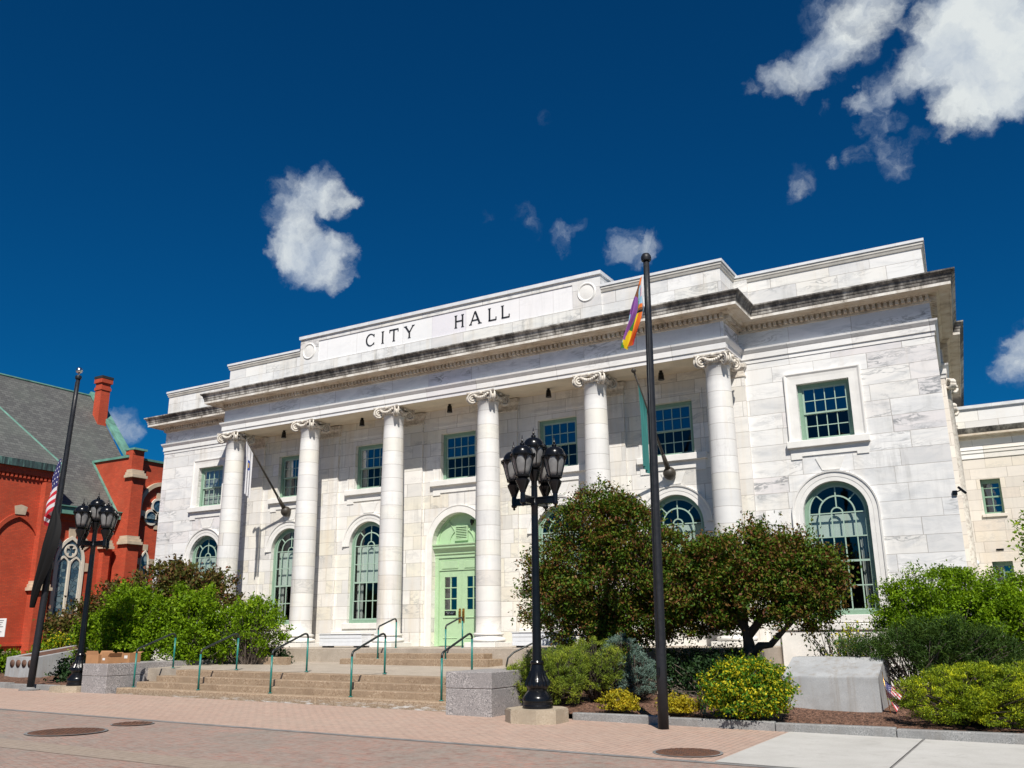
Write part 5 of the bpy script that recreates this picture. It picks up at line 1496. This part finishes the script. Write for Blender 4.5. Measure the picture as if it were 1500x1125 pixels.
def leaves_mesh(name, pts, nrm_bias, size, aspect, mat, parent, seed, outdir=None, spread=.9, curl=.25):
    """every leaf is a small folded blade of its own"""
    rg = np.random.default_rng(seed); N = len(pts)
    if outdir is None:
        d = rg.normal(size=(N, 3))
    else:
        d = outdir + rg.normal(size=(N, 3)) * spread
    d /= np.linalg.norm(d, axis=1)[:, None] + 1e-9
    up = np.array(nrm_bias) + rg.normal(size=(N, 3)) * .75
    n = up - d * (up * d).sum(1)[:, None]; n /= np.linalg.norm(n, axis=1)[:, None] + 1e-9
    w = np.cross(d, n)
    L = size * rg.uniform(.65, 1.3, N)[:, None]; Wd = L * aspect
    base = pts - d * L * .5
    tip = pts + d * L * .5 - n * L * curl * .4
    a = pts + w * Wd * .5 + n * L * curl * .3 - d * L * .06; b = pts - w * Wd * .5 + n * L * curl * .3 - d * L * .06
    V = np.stack([base, a, tip, b], 1).reshape(-1, 3)
    me = bpy.data.meshes.new(name)
    me.vertices.add(4 * N); me.vertices.foreach_set('co', V.astype(np.float32).ravel())
    me.loops.add(4 * N); me.loops.foreach_set('vertex_index', np.arange(4 * N, dtype=np.int32))
    me.polygons.add(N); me.polygons.foreach_set('loop_start', np.arange(0, 4 * N, 4, dtype=np.int32))
    me.materials.append(mat); me.update(calc_edges=True)
    o = bpy.data.objects.new(name, me); col.objects.link(o)
    if parent: o.parent = parent
    return o

def crown_points(clumps, n, seed, sub=40, sub_r=.16, shell=.62, sprigs=0, sprig_len=.3, flat=.8):
    """leaf positions gathered in small twig clusters through the outer volume of a few ellipsoids"""
    rg = np.random.default_rng(seed)
    vol = np.array([c[3] * c[4] + c[4] * c[5] + c[3] * c[5] for c in clumps]); vol = vol / vol.sum()
    cen = []; out = []
    for c, v in zip(clumps, vol):
        k = max(3, int(sub * len(clumps) * v))
        q = rg.normal(size=(k, 3)); q /= np.linalg.norm(q, axis=1)[:, None]
        rr = shell + (1.04 - shell) * rg.random(k) ** .6
        jit = 1 + .16 * np.sin(q[:, 0] * 5 + seed) * np.cos(q[:, 1] * 4 + seed * 2)
        cen.append(np.array(c[:3]) + q * (rr * jit)[:, None] * np.array(c[3:6])); out.append(q)
    cen = np.concatenate(cen); out = np.concatenate(out)
    wt = rg.uniform(.5, 1.5, len(cen)); idx = rg.choice(len(cen), n, p=wt / wt.sum())
    p = cen[idx] + rg.normal(size=(n, 3)) * sub_r * np.array([1, 1, flat]) * rg.uniform(.6, 1.25, len(cen))[idx][:, None]
    o = out[idx].copy(); o[:, 2] += .35
    if sprigs:
        top = [i for i in range(len(cen)) if out[i][2] > -.15]
        pick = rg.choice(top, sprigs)
        for i in pick:
            dr = out[i] + np.array([0, 0, .55]) + rg.normal(size=3) * .3; dr /= np.linalg.norm(dr)
            k = 16; t = rg.random(k)[:, None]
            p = np.concatenate([p, cen[i] + dr * (t * sprig_len * rg.uniform(.6, 1.5)) + rg.normal(size=(k, 3)) * .022])
            o = np.concatenate([o, np.repeat(dr[None], k, 0)])
    return p, o, cen

def twigs(mb, root, cen, seed, r0, every=1, r1=.008, sag=.1, n=5):
    rr = random.Random(seed); root = Vector(root)
    for i, c in enumerate(cen):
        if i % every: continue
        c = Vector(c); mid = root.lerp(c, .5) + Vector((rr.uniform(-sag, sag), rr.uniform(-sag, sag), rr.uniform(-sag, sag) * .6 + .06))
        q = root.lerp(c, .22) + Vector((rr.uniform(-sag, sag) * .5, rr.uniform(-sag, sag) * .5, .03))
        mb.tube([root, q, mid, c], [r0, r0 * .75, r0 * .45, r1], n, cap=False)

def limb(mb, pts, r0, r1, n=9):
    k = len(pts); mb.smooth = True
    mb.tube(pts, [r0 + (r1 - r0) * i / (k - 1) for i in range(k)], n)

def shrub(name, label, cat, base, clumps, n, size, aspect, mat, seed, sub=45, sub_r=.12, group=None, barkm='bark_grey', stems=1, tw=3, sprigs=0, sprig_len=.25, out=None, spread=.9, shell=.62, r0=.02, curl=.25, part='foliage', flat=.8):
    t = thing(name, label, cat, base, 0, group)
    b = Vector(base)
    loc = [(c[0] - b.x, c[1] - b.y, c[2] - b.z, c[3], c[4], c[5]) for c in clumps]
    p, o, cen = crown_points(loc, n, seed, sub, sub_r, shell, sprigs, sprig_len, flat)
    keep = p[:, 2] > -.02; p = p[keep]; o = o[keep]
    leaves_mesh(part, p, (0, 0, 1), size, aspect, mat, t, seed + 1, o if out else None, spread, curl)
    m = MB(); rr = random.Random(seed)
    for k in range(stems):
        rt = (rr.uniform(-.12, .12) * stems ** .5, rr.uniform(-.1, .1) * stems ** .5, -.08)
        twigs(m, rt, cen[k::stems], seed + k, r0, tw, sag=.16)
    m.build('stems', M[barkm], t)
    return t

# crab-apple trees on the right
def tree(name, label, base, trunk_paths, clumps, n, size, mat, seed, sub, sub_r, sprigs, group, hub):
    t = thing(name, label, 'tree', base, 0, group); b = Vector(base)
    loc = [(c[0] - b.x, c[1] - b.y, c[2] - b.z, c[3], c[4], c[5]) for c in clumps]
    p, o, cen = crown_points(loc, n, seed, sub, sub_r, .55, sprigs, .34)
    leaves_mesh('crown', p, (0, 0, 1), size, .52, mat, t, seed + 1, o, 1.3, .3)
    m = MB()
    for pts, r0, r1 in trunk_paths: limb(m, [tuple(Vector(q) - b) for q in pts], r0, r1)
    m.build('trunk', M['bark'], t)
    m = MB()
    for h in hub:
        hv = Vector(h) - b
        near = [c for c in cen if (Vector(c) - hv).length < 1.9 and min(hub, key=lambda k: (Vector(c) - (Vector(k) - b)).length) == h]
        twigs(m, tuple(hv), near, seed, .026, 2, sag=.2)
    m.build('branches', M['bark'], t)
    return t
tree('crabapple_tree', 'taller crabapple tree with red tinged leaves between the lamp post and the right flagpole', (7.85, -3.5, .25),
     [([(7.85, -3.5, .2), (7.82, -3.5, .8), (7.75, -3.45, 1.5), (7.62, -3.4, 2.6), (7.5, -3.4, 3.8), (7.42, -3.4, 4.9)], .15, .03),
      ([(7.85, -3.5, .6), (8.1, -3.6, 1.3), (8.5, -3.7, 2.2), (8.9, -3.7, 3.2)], .09, .03), ([(7.8, -3.5, .9), (7.3, -3.6, 1.6), (6.7, -3.6, 2.4), (6.2, -3.5, 3.1)], .08, .025), ([(7.85, -3.5, .5), (7.9, -3.1, 1.4), (7.9, -2.8, 2.8)], .07, .025)],
     [(7.3, -3.4, 4.35, 1.15, .95, 1.0), (6.7, -3.5, 3.35, 1.1, 1.0, .95), (8.25, -3.5, 3.9, 1.15, 1.0, 1.0), (7.5, -3.5, 2.7, 1.55, 1.2, 1.0), (6.3, -3.45, 2.35, 1.0, .95, .95), (8.8, -3.55, 3.0, 1.1, 1.0, 1.0), (9.2, -3.5, 2.3, .9, .9, .7), (8.4, -3.4, 2.0, .95, .85, .8), (6.95, -3.6, 1.75, .85, .8, .55), (7.45, -3.4, 5.0, .55, .5, .5), (9.2, -3.5, 3.75, .5, .5, .45), (7.9, -3.5, 1.5, .7, .7, .5), (8.35, -3.5, 4.75, .4, .4, .35), (6.05, -3.5, 2.9, .45, .5, .5)],
     66000, .088, M['leaf_crab'], 11, 58, .15, 110, 'crabapple trees', [(7.5, -3.4, 3.8), (8.8, -3.7, 3.0), (6.4, -3.55, 2.6), (7.7, -3.4, 2.2)])
tree('crabapple_tree', 'low spreading crabapple tree with a crooked dark trunk right of the right flagpole', (11.2, -3.5, .25),
     [([(11.2, -3.5, .2), (11.18, -3.5, .7), (11.25, -3.5, 1.2), (11.15, -3.5, 1.7), (10.7, -3.55, 2.2), (10.1, -3.6, 2.6)], .19, .05),
      ([(11.2, -3.5, 1.05), (11.5, -3.6, 1.3), (11.75, -3.65, 1.32), (12.1, -3.7, 1.65), (12.7, -3.6, 2.2)], .11, .04), ([(11.2, -3.5, 1.5), (11.5, -3.4, 1.85), (11.9, -3.4, 1.95), (12.1, -3.4, 2.6), (12.0, -3.3, 3.2)], .11, .04), ([(11.15, -3.5, 1.2), (11.1, -3.2, 2.0), (11.1, -2.9, 2.9)], .08, .03)],
     [(10.1, -3.6, 2.75, 1.15, 1.05, .85), (11.2, -3.5, 3.2, 1.3, 1.15, .8), (12.15, -3.5, 3.05, 1.0, 1.1, .75), (12.8, -3.5, 2.5, .72, .9, .62), (9.55, -3.6, 2.35, .75, .85, .7), (11.4, -3.7, 2.35, 1.25, 1.05, .5), (12.45, -3.6, 1.95, .6, .75, .35), (10.3, -3.6, 1.95, .8, .8, .4), (11.9, -3.5, 3.6, .5, .5, .35), (12.85, -3.5, 2.95, .65, .9, .45), (10.6, -3.5, 3.35, .7, .7, .45), (13.15, -3.5, 2.7, .35, .4, .25)],
     74000, .088, M['leaf_crab'], 23, 58, .14, 120, 'crabapple trees', [(10.3, -3.6, 2.5), (12.6, -3.6, 2.2), (12.0, -3.35, 3.0), (11.1, -3.1, 2.7)])
# red-tinged tree on the left, behind the green bushes
tree('crabapple_tree', 'broad crabapple tree with brownish leaves on the left, behind the green bushes', (-11.2, -2.3, .35),
     [([(-11.2, -2.3, .2), (-11.1, -2.3, 1.2), (-10.8, -2.3, 2.4), (-10.5, -2.3, 3.4)], .16, .04), ([(-11.2, -2.3, .8), (-12.2, -2.3, 1.7), (-13.6, -2.4, 2.4)], .10, .03), ([(-11.1, -2.3, 1.0), (-9.6, -2.3, 2.2), (-8.4, -2.3, 3.0)], .09, .03)],
     [(-10.7, -2.3, 3.0, 1.6, 1.1, 1.15), (-12.6, -2.4, 2.6, 1.5, 1.1, .95), (-14.4, -2.5, 2.1, 1.5, 1.0, .75), (-9.2, -2.3, 3.1, 1.3, 1.0, .95), (-13.4, -2.5, 1.6, 1.6, 1.0, .7), (-15.8, -2.5, 1.9, .9, .8, .5), (-7.9, -2.3, 3.0, .9, .8, .7), (-10.0, -2.3, 3.95, .6, .6, .35)],
     24000, .15, M['leaf_crab_far'], 37, 60, .18, 70, 'crabapple trees', [(-10.6, -2.3, 3.0), (-13.2, -2.4, 2.3), (-8.8, -2.3, 2.8)])
# green bushes on the left
shrub('green_bush', 'tall bright green bush behind the boxes and the leftmost handrail', 'bush', (-9.6, -4.6, .3), [(-9.9, -4.7, 1.7, 1.3, .9, 1.0), (-8.8, -4.6, 2.2, 1.0, .8, 1.0), (-9.4, -4.6, 2.75, .8, .7, .7), (-10.7, -4.6, 1.3, .9, .8, .8), (-8.6, -4.8, 1.3, 1.1, .8, .7)], 19000, .11, .5, M['leaf_green'], 51, 60, .14, 'green bushes left of the steps', stems=3, sprigs=40, r0=.022)
shrub('green_bush', 'rounded bright green bush behind the second handrail from the left', 'bush', (-7.2, -3.9, .3), [(-7.3, -3.9, 1.8, 1.1, .8, .95), (-6.6, -3.9, 2.3, .9, .7, .75), (-7.8, -3.9, 2.5, .8, .7, .7), (-6.5, -4.0, 1.4, 1.0, .7, .6)], 15000, .11, .5, M['leaf_green'], 57, 60, .13, 'green bushes left of the steps', stems=3, sprigs=50, r0=.02)
shrub('green_bush', 'open airy green bush with bare stems beside the leftmost columns of the porch', 'bush', (-5.1, -3.2, .3), [(-5.2, -3.2, 2.1, .95, .75, .75), (-4.5, -3.2, 1.75, .8, .65, .6), (-5.7, -3.2, 1.7, .9, .65, .8), (-4.7, -3.2, 2.4, .6, .5, .4)], 10500, .10, .5, M['leaf_green'], 61, 55, .12, 'green bushes left of the steps', stems=3, sprigs=60, r0=.02, tw=1)
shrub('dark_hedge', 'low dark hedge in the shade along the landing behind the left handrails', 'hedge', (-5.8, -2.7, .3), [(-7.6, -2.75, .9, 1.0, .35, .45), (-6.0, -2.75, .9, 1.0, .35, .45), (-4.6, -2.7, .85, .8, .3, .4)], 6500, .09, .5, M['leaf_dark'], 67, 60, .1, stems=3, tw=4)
shrub('yellow_green_shrub', 'low yellow green shrub behind the left stone monument', 'shrub', (-12.0, -4.0, .3), [(-12.4, -3.4, 1.5, 1.5, .5, .4), (-10.8, -3.8, 1.35, 1.0, .5, .4), (-14.4, -3.6, 1.3, .8, .5, .4)], 5200, .10, .5, M['leaf_yellow'], 71, 45, .12, stems=3, tw=5)
shrub('dark_ground_shrub', 'small dark green shrub between the left monument and the granite block', 'shrub', (-9.3, -6.2, .25), [(-9.3, -6.3, .5, .85, .5, .35), (-8.6, -6.2, .6, .5, .45, .4), (-10.1, -6.0, .6, .5, .4, .4)], 3600, .10, .55, M['leaf_dark'], 73, 40, .1, tw=4)
shrub('dark_ground_shrub', 'leafy dark green shrub left of the left stone monument at the photo edge', 'shrub', (-14.8, -5.3, .25), [(-14.9, -5.4, .7, .8, .5, .5), (-15.8, -5.3, .8, .9, .5, .55), (-14.2, -4.3, .9, .6, .5, .5)], 4200, .12, .5, M['leaf_green'], 79, 40, .12, tw=4)
# right: conifers and shrubs
NE = dict(out=True, spread=.85, curl=.05)
shrub('mugo_pine', 'rounded yellow green mugo pine just right of the nearer lamp post base', 'shrub', (7.75, -6.7, .2), [(7.5, -6.75, .85, .55, .5, .42), (8.05, -6.65, .8, .5, .5, .42), (7.75, -6.8, .55, .75, .55, .4), (7.9, -6.5, 1.05, .45, .4, .3)], 34000, .06, .15, M['needle_mugo'], 83, 130, .045, 'mugo pines', barkm='bark', tw=2, shell=.7, **NE)
shrub('mugo_pine', 'small narrow mugo pine squeezed between the granite block and the nearer lamp post', 'shrub', (7.05, -6.7, .2), [(6.95, -6.9, .55, .3, .4, .4), (7.15, -6.5, .75, .3, .35, .35)], 9000, .065, .15, M['needle_mugo'], 89, 90, .045, 'mugo pines', barkm='bark', tw=2, shell=.7, **NE)
shrub('mugo_pine', 'olive green mugo pine with bare lower branches between the lamp post and the blue spruce', 'shrub', (8.45, -5.9, .2), [(8.3, -5.85, 1.15, .6, .5, .35), (8.75, -5.95, .95, .45, .45, .38), (8.5, -6.1, .75, .55, .45, .3)], 17000, .062, .15, M['needle_mugo'], 97, 90, .045, 'mugo pines', barkm='bark', tw=1, shell=.7, **NE)
shrub('blue_spruce', 'dwarf blue green spruce with layered pale tips left of the right flagpole', 'shrub', (9.15, -5.5, .2), [(8.85, -5.4, 1.25, .42, .4, .3), (9.25, -5.5, .95, .42, .4, .28), (9.4, -5.6, .62, .5, .45, .26), (9.0, -5.6, .45, .6, .5, .22), (9.05, -5.4, .85, .5, .45, .3)], 18000, .055, .18, M['needle_blue'], 101, 80, .05, barkm='bark', tw=2, shell=.7, flat=.4, **NE)
shrub('golden_spirea', 'small mound of golden foliage in the mulch left of the right flagpole', 'shrub', (9.62, -7.35, .16), [(9.55, -7.35, .26, .36, .3, .2), (9.75, -7.35, .24, .3, .28, .17), (9.6, -7.3, .34, .24, .22, .17)], 4600, .05, .6, M['leaf_gold'], 103, 60, .045, 'golden mounds along the kerb', tw=4, r0=.006, sprigs=10, sprig_len=.08)
shrub('golden_spirea', 'small mound of golden foliage just right of the right flagpole', 'shrub', (10.87, -7.32, .15), [(10.75, -7.35, .24, .26, .25, .18), (11.0, -7.3, .22, .26, .25, .15)], 3500, .05, .6, M['leaf_gold'], 107, 60, .045, 'golden mounds along the kerb', tw=4, r0=.006, sprigs=8, sprig_len=.08)
t = thing('iris_leaves', 'upright blade shaped grey green leaves between the golden mound and the yellow bush', 'plant', (11.32, -7.3, .12))
m = MB(); rr = random.Random(3)
for i in range(7):
    a = rr.uniform(-.3, .3); h = rr.uniform(.3, .48); bx = rr.uniform(-.06, .06); by = rr.uniform(-.05, .05)
    m.add([(bx - .012, by, 0), (bx + .012, by, 0), (bx + a * .3 + .011, by + a * .1, h * .6), (bx + a * .3 - .011, by + a * .1, h * .6), (bx + a * .7, by + a * .2, h)], [(0, 1, 2, 3), (3, 2, 4)])
m.build('blades', plain('iris_leaf', (.10, .17, .11), .5), t)
shrub('yellow_bush', 'round bush with bright yellow tipped leaves overhanging the kerb left of the right monument', 'bush', (12.2, -7.35, .12), [(11.95, -7.35, .62, .55, .55, .42), (12.5, -7.35, .60, .55, .55, .42), (12.2, -7.4, .42, .78, .55, .36), (12.25, -7.3, .82, .52, .45, .28)], 19000, .065, .5, M['leaf_yellow'], 109, 85, .07, sprigs=46, sprig_len=.16, tw=3, r0=.012)
shrub('gold_juniper', 'wide low golden green juniper along the kerb right of the stone monument', 'shrub', (16.0, -6.6, .1), [(15.4, -6.75, .50, .62, .55, .40), (16.1, -6.7, .60, .65, .6, .42), (16.8, -6.7, .58, .7, .6, .42), (15.7, -7.1, .38, .7, .4, .32), (16.5, -7.1, .40, .8, .4, .34), (17.6, -6.8, .5, .7, .6, .4), (15.9, -6.3, .8, .6, .5, .25), (16.7, -6.3, .8, .6, .5, .25)], 80000, .042, .32, M['needle_jun'], 113, 150, .05, barkm='bark', tw=4, shell=.72, flat=.5, **NE)
shrub('green_bush', 'large rounded bright green bush in front of the right end of the hall', 'bush', (15.4, -3.1, .2), [(15.3, -3.1, 2.25, .95, .85, .66), (14.7, -3.1, 1.95, .8, .75, .65), (16.1, -3.1, 2.2, .95, .85, .62), (16.9, -3.1, 2.0, .95, .85, .68), (15.6, -3.3, 1.6, 1.4, .8, .75), (17.4, -3.0, 1.65, .95, .85, .75), (15.9, -3.7, 1.75, .9, .5, .55)], 64000, .07, .5, M['leaf_green'], 127, 95, .10, stems=3, sprigs=60, sprig_len=.13, r0=.02)
shrub('dark_pine', 'sprawling dark pine shrub with bare grey branches behind the right stone monument', 'shrub', (14.9, -4.1, .2), [(15.1, -4.35, 1.45, .6, .5, .36), (15.6, -4.35, 1.45, .55, .5, .42), (14.6, -4.4, 1.38, .55, .5, .26), (16.1, -4.4, 1.2, .6, .5, .5), (15.3, -4.4, 1.0, .8, .4, .32), (14.1, -4.4, 1.25, .5, .45, .2), (16.5, -4.4, .85, .6, .5, .45), (13.6, -4.3, 1.3, .3, .3, .15)], 30000, .10, .13, M['needle_dark'], 131, 75, .085, barkm='bark_grey', stems=5, tw=4, shell=.7, r0=.022, **NE)
shrub('thin_shrub', 'sparse shrub of bare twigs between the low crabapple and the dark pine', 'shrub', (13.3, -3.4, .2), [(13.0, -3.4, 1.45, .5, .4, .4), (13.6, -3.4, 1.5, .5, .4, .35), (13.3, -3.4, 1.1, .6, .4, .3)], 950, .08, .5, M['leaf_yellow'], 137, 30, .1, stems=3, tw=1, r0=.013)
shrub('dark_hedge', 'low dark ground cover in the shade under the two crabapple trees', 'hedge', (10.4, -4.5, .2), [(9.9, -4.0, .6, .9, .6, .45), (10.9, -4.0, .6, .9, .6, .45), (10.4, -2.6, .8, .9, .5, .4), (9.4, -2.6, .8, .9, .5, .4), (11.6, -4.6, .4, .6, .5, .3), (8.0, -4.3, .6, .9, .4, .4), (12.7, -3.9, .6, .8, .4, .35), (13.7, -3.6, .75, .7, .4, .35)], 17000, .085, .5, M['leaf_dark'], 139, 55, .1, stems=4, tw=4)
# tree at the right edge
tree('leafy_tree', 'leafy green tree cut off by the right edge of the photo, shading the annex wall', (18.4, 6.0, .1),
     [([(18.4, 6, 0), (18.4, 6, 1.5), (18.2, 6, 3.2), (18.1, 6, 4.6)], .14, .03), ([(18.4, 6, 1.6), (17.7, 5.9, 2.8), (17.2, 5.8, 3.8)], .06, .02), ([(18.4, 6, 1.6), (19.1, 6.2, 3), (19.6, 6.3, 4)], .07, .02)],
     [(18.2, 6, 4.4, 1.1, 1.1, 1.0), (17.55, 5.9, 4.5, .65, .8, .55), (17.75, 6, 3.5, .8, .9, .6), (19.2, 6, 4.0, 1.1, 1.1, 1.0), (18.4, 6, 5.2, .9, .9, .6), (17.3, 5.9, 3.95, .35, .4, .3)], 9000, .13, M['leaf_green'], 149, 45, .17, 40, None, [(18.2, 6, 4.0), (17.5, 5.9, 3.5), (19.3, 6.2, 3.6)])

# ------------------------------------------------------------------ light, sky, camera
SUN = Vector((.68, -1.0, 1.35)).normalized()
sun = bpy.data.lights.new('sun', 'SUN'); sun.energy = 5.0; sun.angle = math.radians(.5); sun.color = (1.0, .945, .865)
so = bpy.data.objects.new('sun', sun); col.objects.link(so); so.rotation_euler = SUN.to_track_quat('Z', 'Y').to_euler()

cam = bpy.data.cameras.new('camera'); co = bpy.data.objects.new('camera', cam); col.objects.link(co)
F = 1310.47; cam.sensor_width = 36; cam.sensor_fit = 'HORIZONTAL'; cam.lens = F / 1500 * 36; cam.clip_start = .1; cam.clip_end = 5000
yaw, pit, rol = math.radians(30.137), math.radians(15.512), math.radians(-.562)
fw = Vector((-math.sin(yaw) * math.cos(pit), math.cos(yaw) * math.cos(pit), math.sin(pit)))
rt = Vector((math.cos(yaw), math.sin(yaw), 0)); up = rt.cross(fw)
r2 = rt * math.cos(rol) + up * math.sin(rol); u2 = -rt * math.sin(rol) + up * math.cos(rol)
mw = Matrix(((r2.x, u2.x, -fw.x, 0), (r2.y, u2.y, -fw.y, 0), (r2.z, u2.z, -fw.z, 0), (0, 0, 0, 1)))
mw.translation = (17.346, -24.848, 1.65)
co.matrix_world = mw
sc.camera = co
def ray(u, v): return (fw + r2 * ((u - 750) / F) - u2 * ((v - 562.5) / F)).normalized()

w = bpy.data.worlds.new('World'); sc.world = w; w.use_nodes = True
nt = w.node_tree
class WG(G):
    def __init__(self, t): self.t = t; self.n = t.nodes; self.l = t.links
g = WG(nt); bg = nt.nodes['Background']
sky = g.node('ShaderNodeTexSky', sky_type='NISHITA'); sky.sun_disc = False
sky.sun_elevation = math.asin(SUN.z); sky.sun_rotation = math.atan2(SUN.x, SUN.y)
sky.altitude = 300; sky.air_density = 1.0; sky.dust_density = .25; sky.ozone_density = 3.0
dirv = g.node('ShaderNodeTexCoord').outputs['Generated']
dirn = g.vmath('NORMALIZE', dirv)
sep = g.node('ShaderNodeSeparateXYZ', {0: dirn})
# deep polarised blue: the sky is filtered towards saturated blue
skyc = g.mix(1.0, sky.outputs[0], SKYTINT, 'MULTIPLY')
# clouds: soft blobs at fixed directions of the sky, broken up by noise
n1 = g.node('ShaderNodeTexNoise', {'Vector': dirn, 'Scale': 16.0, 'Detail': 3, 'Roughness': .5}, noise_dimensions='3D')
n1b = g.node('ShaderNodeTexNoise', {'Vector': dirn, 'Scale': 70.0, 'Detail': 7, 'Roughness': .62}, noise_dimensions='3D')
wv = g.vmath('SUBTRACT', n1.outputs['Color'], (.5, .5, .5)); wvb = g.vmath('SUBTRACT', n1b.outputs['Color'], (.5, .5, .5))
wsc = g.vmath('ADD', g.node('ShaderNodeVectorMath', {0: wv, 'Scale': .045}, operation='SCALE').outputs[0], g.node('ShaderNodeVectorMath', {0: wvb, 'Scale': .022}, operation='SCALE').outputs[0])
dw = g.vmath('NORMALIZE', g.vmath('ADD', dirn, wsc))
BLOBS = [  # u, v, radius in photo pixels, strength
    (440, 285, 40, 1), (470, 280, 34, 1), (492, 292, 24, .9), (420, 320, 34, 1), (430, 350, 36, .9), (450, 370, 46, 1.1), (480, 385, 40, 1), (410, 370, 28, .8), (500, 370, 24, .8), (485, 405, 26, .7), (512, 290, 12, .5), (388, 368, 12, .5), (425, 390, 26, .8),
    (1140, 112, 26, .9), (1175, 100, 36, 1), (1210, 85, 40, 1), (1240, 55, 44, 1), (1265, 20, 46, 1), (1285, -10, 40, 1), (1200, 10, 30, .5), (1310, 40, 18, .4),
    (1500, 40, 95, 1.2), (1440, 60, 80, 1.2), (1390, 60, 60, 1), (1420, 10, 70, 1), (1360, 95, 40, .9), (1320, 115, 32, .9), (1280, 142, 26, .9), (1258, 152, 16, .7), (1420, 120, 55, 1), (1460, 120, 50, 1), (1400, 150, 32, .9), (1385, 182, 18, .8), (1490, 140, 30, .9), (1425, 160, 34, .8), (1560, 80, 90, 1),
    (1275, 188, 18, .55), (1305, 178, 18, .5), (1315, 232, 24, .6), (1285, 222, 18, .5), (1255, 235, 16, .45), (1220, 240, 12, .5), (1168, 262, 20, .38), (1162, 280, 14, .32), (1100, 135, 13, .5), (1205, 160, 10, .3), (1345, 200, 16, .3),
    (925, 366, 24, .75), (945, 360, 18, .7), (902, 368, 16, .7), (905, 348, 12, .5), (765, 318, 18, .26), (822, 345, 15, .40), (830, 362, 10, .32), (840, 340, 10, .3), (850, 328, 10, .25), (715, 312, 10, .22), (795, 172, 11, .22), (780, 335, 16, .2),
    (1495, 535, 38, .8), (1475, 540, 22, .65), (1520, 510, 40, .8), (1490, 505, 16, .5),
    (185, 625, 20, .8), (192, 638, 16, .7), (172, 618, 14, .6)]
acc = None
for (u, v, r, s) in BLOBS:
    d = ray(u, v); rad = math.atan(r / F * math.cos(math.atan(math.hypot(u - 750, v - 562) / F)) ** 1) * 1.26
    c0 = math.cos(rad)
    val = g.mapr(g.vmath('DOT_PRODUCT', dw, tuple(d)), c0, 1 - (1 - c0) * .05, 0.0, s)
    acc = val if acc is None else g.math('ADD', acc, val)
n2 = g.noise(dw, 55.0, 10, .66)
n3 = g.noise(dw, 13.0, 5, .55)
body = g.math('SUBTRACT', 1.0, g.math('EXPONENT', g.math('MULTIPLY', acc, -.90)))
edge = g.math('MULTIPLY', g.mapr(body, .02, .30), g.mapr(body, .95, .35, .22, 1.0))
dens = g.math('ADD', body, g.math('MULTIPLY', g.math('SUBTRACT', n2, .54), g.math('MULTIPLY', edge, 1.25)))
alpha = g.math('MULTIPLY', g.math('POWER', g.mapr(dens, .05, .90, 0, 1), 1.55), .98)
shade = g.mapr(g.math('ADD', g.math('MULTIPLY', g.math('SUBTRACT', n3, .46), 2.0), g.math('ADD', g.math('MULTIPLY', dens, .75), g.math('MULTIPLY', g.math('SUBTRACT', n2, .5), .35))), .12, .95)
cloudc = g.mix(shade, CLOUD0, CLOUD1)
final = g.mix(alpha, skyc, cloudc)
g.l.new(final, bg.inputs[0]); bg.inputs[1].default_value = .05

sc.view_settings.view_transform = 'Standard'; sc.view_settings.look = 'None'; sc.view_settings.exposure = .28; sc.view_settings.gamma = 1
sc.cycles.max_bounces = 8; sc.cycles.diffuse_bounces = 4; sc.cycles.transparent_max_bounces = 12
sc.render.film_transparent = False
